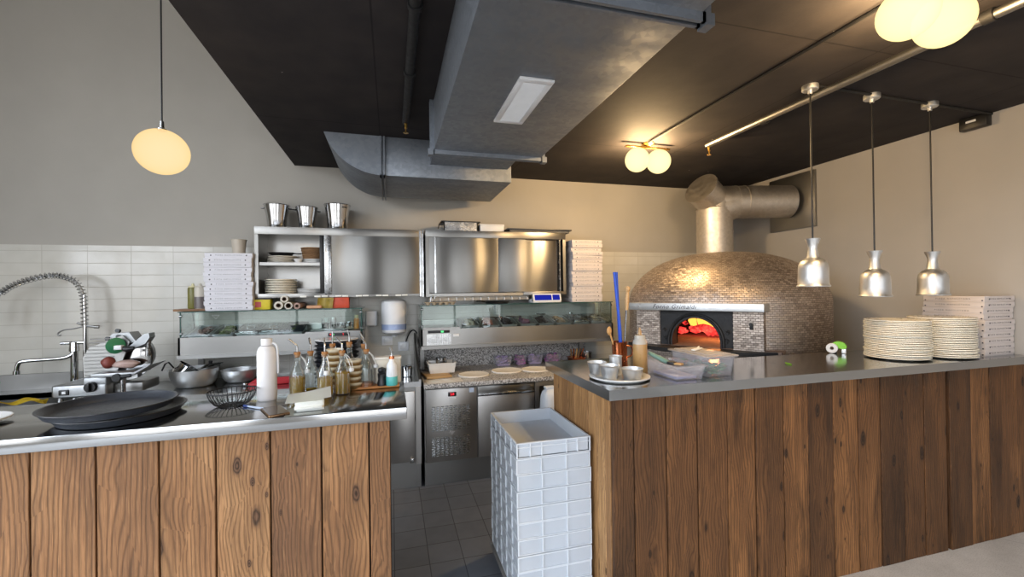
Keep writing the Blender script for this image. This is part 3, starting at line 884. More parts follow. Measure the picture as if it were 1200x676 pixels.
letters('Fgr', .035, M['white_plastic'], ld, Vector((.468, 3.5985, .44)) - o, (PI/2, 0, 0), .2)
u = rel(G().box((.44, 3.592, .735), (.508, 3.602, .77), .002), o).build('thermostat', M['black_plastic'], ld)
letters('2.8', .026, M['led'], u, Vector((.474, 3.5915, .7525)) - o, (PI/2, 0, 0))
rel(G().box((.452, 3.593, .712), (.505, 3.6, .728)), o).build('name_plate', M['white_plastic'], ld)
rel(G().box((.618, 3.594, .757), (.655, 3.601, .795)), o).build('sticker', pm('pale_blue_sticker', 'c5d3e6', .6), ld)
dw = rel(G().box((.690, 3.60, .735), (1.190, 3.632, .80), .004), o).build('drawer', M['steel'], pt)
rel(G().box((.690, 3.585, .722), (1.190, 3.62, .737), .003), o).build('handle_strip', M['satin'], dw)
rel(G().box((.690, 3.60, .205), (1.190, 3.632, .715), .004), o).build('door', M['steel_v'], pt)

# ------------------------------------------------------------------ wall cupboards
def frame_box(x0, x1, y0, y1, z0, z1, t, o, m, parent):
    g = G()
    g.box((x0, y0, z1-t), (x1, y1, z1)).box((x0, y0, z0), (x1, y1, z0+t)).box((x0, y0, z0+t), (x0+t, y1, z1-t)).box((x1-t, y0, z0+t), (x1, y1, z1-t)).box((x0+t, y1-.012, z0+t), (x1-t, y1, z1-t))
    return rel(g, o).build('carcass', m, parent)
u1 = thing('wall_cupboard', 'steel wall cupboard with its sliding door open on shelves of plates', 'wall cupboard', (-.4, 4.2, 1.565))
o = Vector(u1.location)
frame_box(-1.095, .285, 4.05, 4.36, 1.565, 2.165, .028, o, M['steel'], u1)
rel(G().box((-1.067, 4.07, 1.84), (-.52, 4.345, 1.866)), o).build('shelf', M['steel'], u1)
rel(G().box((-1.095, 4.043, 2.10), (.285, 4.06, 2.165), .002), o).build('top_rail', M['steel'], u1)
rel(G().box((-1.095, 4.043, 1.565), (-.52, 4.06, 1.60), .002), o).build('bottom_rail', M['steel'], u1)
dd = rel(G().box((-.555, 4.046, 1.585), (.25, 4.066, 2.102), .003), o).build('sliding_door', M['steel_door'], u1)
rel(G().box((-.555, 4.036, 1.585), (-.50, 4.05, 2.102), .003), o).build('door_grip', M['satin'], dd)
rel(G().box((-.595, 4.056, 1.585), (-.56, 4.07, 2.102), .003), o).build('door_edge', M['black_plastic'], u1)
rel(G().box((.25, 4.04, 1.56), (.265, 4.06, 2.16)).box((.272, 4.04, 1.555), (.285, 4.06, 2.162)), o).build('end_post', M['satin'], u1)
g = G()
for k in range(16):
    if k % 3 != 1: g.box((-.75+.056*k, 4.040, 1.566+.002*(k % 2)), (-.70+.056*k, 4.0435, 1.580), .001)
rel(g, o).build('torn_tape', M['paper'], u1)

u2 = thing('wall_cupboard', 'steel wall cupboard with closed sliding doors reflecting warm light', 'wall cupboard', (1.0, 4.2, 1.555))
o = Vector(u2.location)
frame_box(.305, 1.685, 4.05, 4.36, 1.555, 2.17, .028, o, M['steel'], u2)
rel(G().box((.305, 4.043, 2.105), (1.685, 4.06, 2.17), .002), o).build('top_rail', M['steel'], u2)
rel(G().box((.305, 4.043, 1.555), (.335, 4.06, 2.105)).box((1.655, 4.043, 1.555), (1.685, 4.06, 2.105)), o).build('side_post', M['steel'], u2)
rel(G().box((.335, 4.046, 1.588), (.99, 4.066, 2.104), .003), o).build('sliding_door', M['steel_door'], u2)
rel(G().box((.97, 4.068, 1.588), (1.60, 4.086, 2.104), .003), o).build('sliding_door', M['steel_door'], u2)
rel(G().box((.385, 4.040, 1.588), (.398, 4.05, 2.104)), o).build('door_grip', M['satin'], u2)
rel(G().box((1.60, 4.075, 1.588), (1.655, 4.09, 2.104)), o).build('gap', M['dark'], u2)  # solid dark slab painting the shade of the gap past the door
rel(G().box((1.62, 4.05, 1.588), (1.63, 4.076, 2.104)), o).build('track_edge', M['satin'], u2)
rel(G().box((1.24, 4.04, 1.553), (1.685, 4.06, 1.59), .002), o).build('bottom_rail', M['steel'], u2)
# hook rail under it
hr = thing('hook_rail', 'pale hook rail under the right wall cupboard with a row of white hooks', 'hook rail', (.83, 4.10, 1.54))
G().box((-.49, 0, -.028), (.48, .02, .014), .002).build('rail', pm('pale_rail_paint', 'c8bcaa', .6), hr)
for k in range(13):
    x = -.47 + k*.077
    G().tube([(x, -.002, .0), (x, -.03, -.002), (x, -.034, -.010), (x, -.034, -.022), (x, -.031, -.025)], .0055, 7).build('hook', M['white_plastic'], hr)

# ------------------------------------------------------------------ refrigerated topping cases with glass guards
def topping_case(name, label, x0, x1, ctrl, ztop, zb_, zf):
    t = thing('topping_case', label, 'topping case', ((x0+x1)/2, 4.13, zb_))
    o = Vector(t.location)
    g = G()
    g.box((x0, 3.95, zb_), (x1, 3.965, zf)); g.box((x0, 4.30, zb_), (x1, 4.32, zf+.065)); g.box((x0, 3.95, zb_), (x0+.015, 4.32, zf)); g.box((x1-.015, 3.95, zb_), (x1, 4.32, zf)); g.box((x0, 3.95, zb_), (x1, 4.32, zb_+.015))
    rel(g, o).build('trough', M['steel'], t)
    rel(G().box((x0+.0, 3.93, zb_+.0), (x1, 3.951, zb_+.03)), o).build('bottom_lip', M['steel_dull'], t)
    gy = 3.975
    rel(G().box((x0+.006, gy, zf), (x1-.006, gy+.006, ztop-.006)), o).build('front_pane', M['glass'], t)
    rel(G().box((x0+.005, gy+.006, zf), (x0+.011, 4.31, ztop-.006)), o).build('side_pane', M['glass'], t)
    rel(G().box((x1-.011, gy+.006, zf), (x1-.005, 4.31, ztop-.006)), o).build('side_pane', M['glass'], t)
    rel(G().box((x0, 3.955, ztop-.006), (x1, 4.33, ztop)), o).build('top_pane', M['glass'], t)
    g = G()
    g.box((x0, 3.950, ztop-.007), (x1, 3.956, ztop+.001)); g.box((x0+.004, gy-.003, zf), (x0+.012, gy+.003, ztop-.006)); g.box((x1-.012, gy-.003, zf), (x1-.004, gy+.003, ztop-.006))
    g.box((x0-.002, 3.955, ztop-.007), (x0+.002, 4.33, ztop)); g.box((x1-.002, 3.955, ztop-.007), (x1+.002, 4.33, ztop))
    rel(g, o).build('pane_edges', M['glass_edge'], t)
    g = G()
    for x in (x0+.022, x1-.022):
        g.cyl((x, 4.16, ztop-.006), (x, 4.16, ztop-.02), .012, .012, 12); g.tube([(x, 4.20, zf), (x, 4.18, ztop-.09), (x, 4.16, ztop-.02)], .004, 6)
    for x in (x0+.012, x1-.012):
        for z in (zf+.03, ztop-.035): g.cyl((x-.01, gy-.006, z), (x+.01, gy-.006, z), .008, .008, 10)
    rel(g, o).build('pane_brackets', M['satin'], t)
    for x in (x0+.03, min(x1-.03, 1.95)):
        rel(G().box((x-.02, 4.285, ctrl+.001), (x+.02, 4.31, zb_+.002)), o).build('leg', M['steel_dull'], t)
    return t, o
kl, o = topping_case('l', 'left refrigerated topping case with glass guard on the sink counter', -1.605, -.245, .87, 1.468, 1.10, 1.265)
rel(G().box((-.70, 3.966, zt+.24), (-.262, 4.30, 1.275)), o).build('compressor_box', M['steel'], kl)
cp = rel(G().box((-.52, 3.944, 1.236), (-.345, 3.952, 1.264), .002), o).build('control_panel', M['black_plastic'], kl)
letters('8', .02, M['led'], cp, Vector((-.50, 3.9435, 1.25)) - o, (PI/2, 0, 0)); letters('2', .02, M['led'], cp, Vector((-.40, 3.9435, 1.25)) - o, (PI/2, 0, 0))
rel(G().box((-.48, 3.942, 1.246), (-.47, 3.945, 1.254)), o).build('indicator', M['green_led'], cp)
mk = [(-1.38, 1.435), (-1.33, 1.435), (-1.352, 1.405)]
g = G().tube([(x, 3.973, z) for x, z in mk], .002, 6, closed=True)
rel(g, o).build('triangle_mark', M['white_plastic'], kl)
kr_, o = topping_case('r', 'right refrigerated topping case with glass guard over the granite prep table', .25, 2.15, .85, 1.478, 1.085, 1.262)
rel(G().box((.266, 3.966, 1.10), (.60, 4.30, 1.275)), o).build('compressor_box', M['steel'], kr_)
g = G()
for a in range(15): g.box((.302+.0147*a, 3.9455, 1.125), (.310+.0147*a, 3.951, 1.215))
for b in range(9): g.box((.298, 3.9450, 1.122+.0115*b), (.516, 3.9505, 1.126+.0115*b))
rel(g, o).build('vent_grid', M['satin'], kr_)
cp = rel(G().box((.31, 3.943, 1.228), (.505, 3.952, 1.252), .002), o).build('control_panel', M['black_plastic'], kr_)
rel(G().box((.425, 3.941, 1.232), (.45, 3.945, 1.248)), o).build('display', M['green_led'], cp)
rel(G().box((.535, 3.944, 1.19), (.59, 3.951, 1.215), .004), o).build('tag_plate', M['white_plastic'], kr_)

def gn_pan(x, y, z, w, dp_, fill, label, lid=None, group=None, seed=0):
    """steel topping pan hanging in a case by its rim"""
    t = thing('topping_pan', label, 'pan', (x, y, z), 0, group)
    t.rotation_euler = (R(13), 0, 0)
    g = G()
    g.box((-w/2, -dp_/2, -.001), (w/2, -dp_/2+.012, .003)).box((-w/2, dp_/2-.012, -.001), (w/2, dp_/2, .003)).box((-w/2, -dp_/2, -.001), (-w/2+.012, dp_/2, .003)).box((w/2-.012, -dp_/2, -.001), (w/2, dp_/2, .003))
    w2, d2 = w/2-.012, dp_/2-.012
    g.box((-w2, -d2, -.075), (w2, d2, -.072)).box((-w2, -d2, -.075), (-w2+.002, d2, 0)).box((w2-.002, -d2, -.075), (w2, d2, 0)).box((-w2, -d2, -.075), (w2, -d2+.002, 0)).box((-w2, d2-.002, -.075), (w2, d2, 0))
    g.build('container', M['alu'], t)
    if lid:
        l = G().box((-w/2, -dp_/2, .004), (w/2, dp_/2, .008), .002).box((-w/2+.02, -dp_/2+.02, .008), (w/2-.02, dp_/2-.02, .014), .003).build('lid', M[lid], t)
        G().tube([(-.03, 0, .012), (-.03, 0, .035), (.03, 0, .035), (.03, 0, .012)], .004, 7).build('handle', M['satin'], l)
    if fill:
        g = G(); rr = random.Random(seed)
        for k in range(46):
            g.blob((rr.uniform(-w2+.05, w2-.05), rr.uniform(-d2+.05, d2-.05), rr.uniform(-.03, .006)), rr.uniform(.014, .026), (1.2, 1.2, .6), k+seed, .3, 1)
        f = g.build('filling', fill, t, smooth=60); f['kind'] = 'stuff'
    return t
F = dict(meat=pm('cured_meat', '8d6a63', .6, var=.3, scale=40), cream=pm('pale_cheese', 'd8d3c6', .7, var=.1, scale=40), green=pm('chopped_greens', '6c7a46', .7, var=.4, scale=60),
         purple=pm('red_onion', '8a6080', .6, var=.35, scale=50), dark_f=pm('black_olives', '2e2424', .35, var=.4, scale=50), ham=pm('pink_ham', 'c98f88', .6, var=.25, scale=40), brown=pm('mushrooms', '8a7458', .7, var=.3, scale=50), lilac=pm('lilac_cabbage', 'a58cae', .6, var=.3, scale=60))
xs = [-1.495, -1.323, -1.151, -.979, -.807]
spec = [('meat', None, 'steel pan of sliced meat at the left end of the left topping case'), ('green', None, 'steel pan of pale greens beside the sliced meat in the left topping case'), (None, 'satin', 'steel lidded pan in the middle of the left topping case'),
        ('brown', 'satin', 'steel lidded pan right of the middle in the left topping case'), ('green', 'charcoal', 'dark lidded pan at the right end of the left topping case')]
for x, (f, l, lab) in zip(xs, spec):
    p_ = gn_pan(x, 4.145, 1.306, .165, .28, F[f] if f else None, lab, l, 'pans in the left topping case', int(x*100))
spec = [('cream', None, 'steel pan of grated white cheese, first from the left in the right topping case'), ('ham', None, 'steel pan of pink ham in the right topping case, beside the white cheese'), ('dark_f', None, 'steel pan of dark olives in the right topping case, beside the pink ham'),
        ('purple', None, 'steel pan of red onion in the middle of the right topping case'), ('dark_f', None, 'steel pan of black olives right of the red onion in the right topping case'), ('brown', None, 'steel pan of brown mushrooms in the right topping case'),
        ('meat', 'satin', 'steel lidded pan second from the right end of the right topping case'), ('cream', 'satin', 'steel lidded pan at the right end of the right topping case')]
for k, (f, l, lab) in enumerate(spec):
    gn_pan(.715 + .187*k, 4.145, 1.306, .175, .28, F[f], lab, l, 'pans in the right topping case', 50+k)
# serving spoons leaning in the right case
for k, x in enumerate((.93, 1.14, 1.42, 1.75)):
    t = thing('serving_spoon', 'steel serving spoon lying across the right topping case, %s from the left' % NTH[k], 'spoon', (x, 4.10, 1.336 + .016*(k > 1)), R(20+15*k), 'spoons in the right topping case')
    G().tube([(-.10, 0, .02), (0, 0, .012), (.07, 0, .004)], .005, 8).build('handle', M['satin'], t)
    G().ball((.10, 0, .006), .03, (1.2, .8, .35)).build('bowl', M['satin'], t)

# ------------------------------------------------------------------ stack of dough crates on a dolly
dl = thing('crate_dolly', 'low grey wheeled dolly under the stack of white crates', 'dolly', (.77, 2.31, 0))
g = G()
for a, b in (((-.205, -.30), (.205, -.265)), ((-.205, .265), (.205, .30)), ((-.205, -.265), (-.17, .265)), ((.17, -.265), (.205, .265)), ((-.02, -.265), (.02, .265))):
    g.box((a[0], a[1], .045), (b[0], b[1], .072), .004)
g.build('frame', M['grey_plastic'], dl)
for sx in (-1, 1):
    for sy in (-1, 1):
        G().cyl((sx*.165-.012, sy*.24, .024), (sx*.165+.012, sy*.24, .024), .024, .024, 20).box((sx*.165-.016, sy*.24-.012, .022), (sx*.165+.016, sy*.24+.012, .046)).build('caster', M['rubber'], dl)

CW, CL, CH = .195, .285, .0785            # half width, half length, height
def crate_mesh(top):
    g = G(); t = .005; sh = g
    w, l, h = CW-.006, CL-.006, CH
    for a, b in (((-w, -l), (w, -l+t)), ((-w, l-t), (w, l)), ((-w, -l), (-w+t, l)), ((w-t, -l), (w, l))):
        g.box((a[0], a[1], .004), (b[0], b[1], h))
    g.box((-w, -l, .004), (w, l, .010))
    g = G()
    W_, L_ = CW, CL
    def ring(z0, z1, e=0.0):
        g.box((-W_-e, -L_-e, z0), (W_+e, -l, z1), .0015, seg=1); g.box((-W_-e, l, z0), (W_+e, L_+e, z1), .0015, seg=1)
        g.box((-W_-e, -L_, z0), (-w, L_, z1), .0015, seg=1); g.box((w, -L_, z0), (W_+e, L_, z1), .0015, seg=1)
    ring(h-.006, h, .001)
    if top: ring(h-.026, h-.021)
    ring(.002, .007)
    xs_ = [-W_+.002, -.066, .066, W_-.002] if not top else [-W_+.002, -.125, -.066, .066, .125, W_-.002]
    for x in xs_:
        for s in (-1, 1): g.box((x-.0025, s*L_ if s < 0 else l, .004), (x+.0025, -l if s < 0 else L_, h-.003))
    for y in (-L_+.002, -.17, -.057, .057, .17, L_-.002):
        for s in (-1, 1): g.box((-W_ if s < 0 else w, y-.0025, .004), (-w if s < 0 else W_, y+.0025, h-.003))
    return sh, g
def make_crate(top, p, label):
    t = thing('dough_crate', label, 'crate', p, 0, 'stacked white dough crates')
    a, b = crate_mesh(top)
    a.build('shell', M['crate'], t, smooth=0); b.build('ribs', M['crate_rib'], t, smooth=0)
    return t
NC = 10
lab = lambda i: 'white dough crate in the stack between the bars, %s' % order(i, NC)
c_top = make_crate(True, (.77, 2.31, .073 + .0785*(NC-1)), lab(0) + ', open and empty')
c0 = None
for i in range(1, NC):
    z = .073 + .0785*(NC-1-i)
    j = random.Random(i)
    p = (.77 + j.uniform(-.003, .003), 2.31 + j.uniform(-.003, .003), z)
    if c0 is None:
        c0 = make_crate(False, p, lab(i))
    else:
        dup(c0, p, label=lab(i))

# ------------------------------------------------------------------ pizza boxes
def pizza_box(w, dpt, two_sides, m, label, group, dots=True):
    t = thing('pizza_box', label, 'pizza box', (0, 0, 0), 0, group)
    h = .0384
    G().box((-w/2+.003, -dpt/2+.003, 0), (w/2-.003, dpt/2-.003, h-.006), .001, seg=1).build('tray', m, t)
    g = G().box((-w/2, -dpt/2, .008), (w/2, dpt/2, h), .0015, seg=1)
    g.build('lid', m, t)
    for s in (-1, 1):
        G().cyl((s*(w/2-.045), -dpt/2-.0004, h*.5), (s*(w/2-.045), -dpt/2+.001, h*.5), .0055, .0055, 10).build('tab_hole', M['ink'], t)
        if two_sides: G().cyl((-w/2-.0004, s*(dpt/2-.012), .010), (-w/2+.001, s*(dpt/2-.012), .010), .0045, .0045, 10).build('tab_hole', M['ink'], t)
    letters('PIZZA NAPOLETANA', .0125, M['ink'], t, (0, -dpt/2-.0002, h*.52), (PI/2, 0, 0), 0, 'lettering', 1.75)
    if two_sides: letters('PIZZA NAPOLETANA', .0125, M['ink'], t, (-w/2-.0002, 0, h*.52), (PI/2, 0, -PI/2), 0, 'lettering', 1.75)
    return t
def box_stack(n, x, y, z, w, dpt, two, m, where, group, jit=.006, rot=.02, seed=1, lean=0.0):
    rr = random.Random(seed); first = None
    for i in range(n):
        p = (x + rr.uniform(-jit, jit) + lean*math.sin(i*.9), y + rr.uniform(-jit, jit), z + i*.0389); a = rr.uniform(-rot, rot)
        lb = 'white pizza box in %s, %s' % (where, order(n-1-i, n))
        if first is None:
            first = pizza_box(w, dpt, two, m, lb, group); first.location = p; first.rotation_euler = (0, 0, a)
        else: dup(first, p, a, lb)
box_stack(12, -1.272, 4.16, 1.469, .345, .32, False, M['cardboard'], 'the stack on the left topping case', 'pizza boxes on the left topping case', seed=2)
box_stack(16, 1.905, 4.16, 1.479, .33, .30, False, M['cardboard_warm'], 'the stack on the right topping case', 'pizza boxes on the right topping case', .009, .025, 3)
box_stack(10, 3.815, 2.045, ZT, .292, .335, True, M['cardboard_warm'], 'the stack on the right bar', 'pizza boxes on the right bar', .004, .012, 5)

# ------------------------------------------------------------------ plates
def plate_prof(r, h, t=.004, foot=.55):
    return [(0, .003), (r*foot-.006, .003), (r*foot-.004, 0), (r*foot, 0), (r*foot+.002, .003), (r*.80, h*.45), (r-.004, h-.0068), (r+.001, h-.0052), (r+.001, h), (r-.003, h+.0015), (r*.79, h*.45+t), (r*foot, .003+t), (0, .003+t)]
def plate_stack(n, x, y, z, r, h, pitch, m, name, label, cat, group, jit=.0055, seed=1, seg=48):
    rr = random.Random(seed); first = None
    for i in range(n):
        p = (x + rr.uniform(-jit, jit), y + rr.uniform(-jit, jit), z + i*pitch)
        lb = '%s, %s' % (label, order(n-1-i, n))
        if first is None:
            first = tag(G().lathe(plate_prof(r, h), seg=seg).build(name, m, loc=p), lb, cat, group)
        else: dup(first, p, rr.uniform(0, 6), lb)
plate_stack(22, 3.125, 2.03, ZT, .166, .016, .0110, M['plate'], 'pizza_plate', 'cream pizza plate in the front stack on the right bar', 'plate', 'front plate stack on the right bar', seed=3)
plate_stack(22, 3.468, 1.99, ZT, .166, .016, .0114, M['plate'], 'pizza_plate', 'cream pizza plate in the rear stack on the right bar', 'plate', 'rear plate stack on the right bar', seed=4)
# inside the open wall cupboard
plate_stack(9, -.93, 4.20, 1.594, .125, .014, .0145, M['plate'], 'dinner_plate', 'cream dinner plate at the bottom of the open cupboard', 'plate', 'tall plate stack in the wall cupboard', seed=6)
plate_stack(4, -.69, 4.20, 1.594, .105, .012, .011, M['ceramic_white'], 'side_plate', 'white side plate at the bottom of the open cupboard', 'plate', 'low plate stack in the wall cupboard', seed=7)
plate_stack(4, -.91, 4.20, 1.866, .12, .014, .0145, M['ceramic'], 'dinner_plate', 'grey white dinner plate on the shelf of the open cupboard', 'plate', 'plates on the cupboard shelf', seed=8)
plate_stack(3, -.66, 4.20, 1.866, .10, .012, .011, M['ceramic_white'], 'side_plate', 'white side plate under the wicker basket in the cupboard', 'plate', 'white plates on the cupboard shelf', seed=9)
t = thing('black_dish', 'black oval dish lying on the plates in the open wall cupboard', 'dish', (-.92, 4.18, 1.926))
G().lathe([(0, 0), (.06, 0), (.085, .03), (.088, .03), (.064, -.0), (0, .005)][:4] + [(.080, .028), (.058, .006), (0, .006)], seg=28, M=Matrix.Diagonal((1.25, .9, 1.0, 1))).build('bowl', M['black'], t)
G().box((.09, -.02, .018), (.16, .02, .028), .004).build('handle', M['black'], t)
t = tag(G().lathe([(0, 0), (.025, 0), (.036, .035), (.034, .035), (.024, .004), (0, .004)], seg=24).build('ramekin', M['ceramic_white'], loc=(-.775, 4.12, 1.866)), 'small white ramekin between the plate stacks on the cupboard shelf', 'ramekin')
wick = N('woven_wicker'); v_ = wick.coord(); w_ = wick.n('TexWave', {'Vector': v_, 'Scale': 40.0, 'Distortion': 3.0, 'Detail': 2.0}, wave_type='BANDS', bands_direction='Z').outputs[0]
wick.bsdf(Base_Color=wick.ramp(w_, [(.2, hexl('4a2f1a')), (.8, hexl('a9825a'))]), Roughness=.8, Normal=wick.bump(w_, .6, .005))
g = G().lathe([(0, 0), (.085, 0), (.10, .10), (.096, .10), (.08, .006), (0, .006)], seg=28, M=Matrix.Diagonal((1.0, .8, 1, 1)))
for k in range(5): g.tube([( (.087+.003*k)*math.cos(a_), .8*(.087+.003*k)*math.sin(a_), .012+.02*k) for a_ in [2*PI*q/28 for q in range(28)]], .005, 6, closed=True)
tag(g.build('wicker_basket', wick.m, loc=(-.665, 4.19, 1.903)), 'brown wicker basket on white plates in the open wall cupboard', 'basket')

# champagne buckets on the cupboard
def bucket(x, r0, r1, h, label, rz=0):
    t = thing('wine_bucket', label, 'bucket', (x, 4.19, 2.165), rz, 'steel buckets on the wall cupboard')
    G().lathe([(0, 0), (r0, 0), (r0+.002, .004), ((r0+r1)/2-.004, h*.5), (r1*.95, h*.85), (r1, h-.004), (r1+.004, h-.002), (r1+.003, h+.002), (r1-.002, h), (r1*.94, h*.85), ((r0+r1)/2-.007, h*.5), (r0-.003, .006), (0, .006)], seg=40).build('body', M['chrome'], t)
    for s in (-1, 1):
        G().tube([(s*(r1-.006), -.018, h*.86), (s*(r1+.018), -.014, h*.86), (s*(r1+.022), 0, h*.86), (s*(r1+.018), .014, h*.86), (s*(r1-.006), .018, h*.86)], .004, 8).build('handle', M['chrome'], t)
bucket(-.955, .070, .103, .205, 'polished steel wine bucket on the open cupboard, leftmost of three')
bucket(-.715, .064, .092, .195, 'polished steel wine bucket on the open cupboard, smallest in the middle of three', .3)
bucket(-.462, .083, .112, .225, 'polished steel wine bucket on the open cupboard, widest and rightmost of three', -.9)

# on top of the right wall cupboard
t = thing('baking_pan', 'shallow steel baking pan with black rim on the right wall cupboard', 'pan', (.64, 4.19, 2.17))
g = G()
g.box((-.15, -.10, 0), (.15, .10, .004)); g.box((-.16, -.11, 0), (-.152, .11, .085)); g.box((.152, -.11, 0), (.16, .11, .085)); g.box((-.16, -.11, 0), (.16, -.104, .085)); g.box((-.16, .104, 0), (.16, .11, .085))
g.build('body', M['satin'], t)
g = G()
for a, b in (((-.185, -.125), (.185, -.105)), ((-.185, .105), (.185, .125)), ((-.185, -.105), (-.155, .105)), ((.155, -.105), (.185, .105))): g.box((a[0], a[1], .083), (b[0], b[1], .093), .002)
g.build('rim', M['black'], t)
G().tube([(-.18, -.10, .09), (-.205, -.11, .06), (-.215, -.12, .015)], .006, 8).build('handle', M['black'], t)
t = thing('storage_box', 'low white box on the right wall cupboard beside the baking pan', 'box', (.945, 4.19, 2.17))
G().box((-.118, -.10, 0), (.118, .10, .062), .004).build('body', M['white_plastic'], t)
G().box((-.121, -.103, .058), (.121, .103, .075), .004).build('lid', M['white_plastic'], t)
t = thing('oven_tray', 'wide flat dark oven tray on the right wall cupboard', 'tray', (1.42, 4.19, 2.17))
g = G().box((-.30, -.13, .0), (.30, .13, .008), .002)
for a, b in (((-.335, -.15), (.335, -.13)), ((-.335, .13), (.335, .15)), ((-.335, -.13), (-.30, .13)), ((.30, -.13), (.335, .13))): g.box((a[0], a[1], .022), (b[0], b[1], .036), .003)
g.box((-.31, -.135, 0), (-.30, .135, .03)); g.box((.30, -.135, 0), (.31, .135, .03)); g.box((-.31, -.138, 0), (.31, -.128, .03)); g.box((-.31, .128, 0), (.31, .138, .03))
g.build('body', M['charcoal'], t)

# ------------------------------------------------------------------ things lying on the glass shelves
t = thing('sauce_bottle', 'squeeze bottle of olive green sauce standing on the left topping case', 'bottle', (-1.565, 4.12, 1.487), 0, 'squeeze bottles on the left case')
def squeeze(t, r, h, body, cap, fill=None):
    G().lathe([(0, 0), (r*.92, 0), (r, .006), (r, h*.80), (r*.92, h*.84), (r*.55, h*.86), (0, h*.86)], seg=28).build('body', body, t)
    G().lathe([(0, h*.85), (r*.86, h*.85), (r*.86, h*.89), (r*.35, h*.91), (r*.22, h), (r*.1, h*1.01), (0, h*1.01)], seg=24).build('nozzle_cap', cap, t)
yel = pm('pale_cap', 'd9d2a8', .5); olv = pm('olive_sauce', '77743a', .35, var=.1); gra = pm('grey_purple_sauce', '6a625f', .35, var=.1); tan = pm('tan_sauce', 'b18b58', .3, var=.08); frost = pm('frosted_plastic', 'c9c2b4', .4, var=.04)
squeeze(t, .036, .205, olv, yel)
t = thing('sauce_bottle', 'squeeze bottle half full of grey sauce standing on the left topping case', 'bottle', (-1.498, 4.078, 1.487), 0, 'squeeze bottles on the left case')
squeeze(t, .040, .205, frost, frost)
G().lathe([(.0412, .004), (.0412, .008), (.0412, .095), (.0405, .097)], seg=28).build('sauce_level', gra, t)
bw = plain_wood('brown_board', '6d4a2c', '96704a', 1)
t = tag(G().box((-.125, -.09, 0), (.10, .09, .018), .004).build('serving_board', bw, loc=(-1.545, 4.12, 1.469)), 'small brown wooden board under the sauce bottles on the left case', 'board')
g = G().lathe([(0, 0), (.045, 0), (.057, .12), (.054, .12), (.043, .004), (0, .004)], seg=28)
beak = thing('plastic_beaker', 'pale plastic beaker standing on the left stack of pizza boxes', 'beaker', (-1.235, 4.14, 1.938))
g.build('cup', pm('pale_translucent_plastic', 'd6ccbc', .4, var=.04, Transmission_Weight=.25), beak)
G().tube([(.0585*math.cos(a_), .0585*math.sin(a_), .12) for a_ in [2*PI*q/28 for q in range(28)]], .003, 6, closed=True).build('rim', frost, beak)
yb = pm('yellow_carton', 'd8c52a', .55); rd = pm('orange_red_carton', 'c4482a', .5, var=.12); pinkprint = pm('pink_print', 'c05a5a', .6)
t = thing('yellow_carton', 'small yellow carton beside the pizza boxes on the left topping case', 'carton', (-1.045, 4.10, 1.469))
G().box((-.062, -.045, 0), (.062, .045, .095), .002).build('box', yb, t)
G().box((-.05, -.0458, .02), (-.005, -.0448, .065)).build('printed_mark', pinkprint, t)
G().box((-.0625, -.0455, .084), (.0625, .0455, .0965)).build('flap', M['ink'], t)
def roll(x, y, z, r, l, m, label, core):
    t = thing('wrap_roll', label, 'roll', (x, y, z), 0, 'film rolls on the left case')
    G().lathe([(core, 0), (r, 0), (r, l), (core, l), (core, 0)], seg=28, M=Matrix.Rotation(-PI/2, 4, 'X')).build('wrap', m, t)
    G().lathe([(core-.004, -.004), (core, -.004), (core, l+.004), (core-.004, l+.004), (core-.004, -.004)], seg=24, M=Matrix.Rotation(-PI/2, 4, 'X')).build('core_tube', M['card_edge'], t)
film = pm('pale_wrap_film', 'c9c4b6', .35, var=.05)
roll(-.905, 3.99, 1.503, .034, .30, film, 'pale wrap roll lying end-on beside the yellow carton, lower left of the rolls', .018)
roll(-.832, 4.00, 1.500, .031, .30, film, 'pale wrap roll with dark core, middle of the rolls on the left case', .021)
roll(-.765, 3.99, 1.496, .027, .30, pm('brown_paper_roll', 'a58a80', .7), 'thin brown paper roll right of the pale rolls on the left case', .013)
roll(-.868, 4.02, 1.555, .030, .28, film, 'pale wrap roll resting on top of the two lower rolls', .017)
t = tag(G().box((-.06, -.04, 0), (.06, .04, .028), .01).build('bread_packet', pm('peach_packet', 'd0a07c', .6), loc=(-.64, 4.06, 1.469)), 'flat peach coloured packet beside the rolls on the left case', 'packet')
t = thing('food_carton', 'yellow and red food carton at the right end of the left topping case', 'carton', (-.47, 4.08, 1.469))
G().box((-.03, -.05, 0), (.11, .05, .092), .002).build('red_box', rd, t)
G().grid(lambda u_, v_: Vector((-.15+.13*u_+.012*v_, -.045+.02*math.sin(u_*5), .002+.09*v_)), 6, 3, .012).build('yellow_packet', pm('crumpled_yellow_bag', 'c8b04a', .4, var=.2), t)
# in the left case
t = tag(G().lathe(plate_prof(.14, .014), seg=40, M=Matrix.Diagonal((1.03, .75, 1, 1))).build('serving_platter', M['ceramic_white'], loc=(-.47, 4.125, 1.2785)), 'white platter holding cups inside the right end of the left topping case', 'platter')
t = thing('drinking_glass', 'glass of dark drink on the white platter in the left topping case', 'glass', (-.56, 4.10, 1.283))
G().lathe([(0, 0), (.032, 0), (.036, .10), (.034, .10), (.030, .005), (0, .005)], seg=24).build('tumbler', M['bottle_glass'], t)
G().lathe([(0, .006), (.029, .006), (.031, .06), (0, .06)], seg=24).build('drink', pm('dark_drink', '2a1c18', .2), t)
def can(name, x, y, z, r, h, m, label, cat, flare=1.0, group=None):
    return tag(G().lathe([(0, 0), (r*.96, 0), (r, .004), (r*flare, h), (r*flare-.002, h), (r-.003, .006), (0, .006)], seg=28).build(name, m, loc=(x, y, z)), label, cat, group)
can('steel_cup', -.495, 4.10, 1.283, .026, .105, M['satin'], 'tall steel cup beside the dark drink in the left topping case', 'cup')
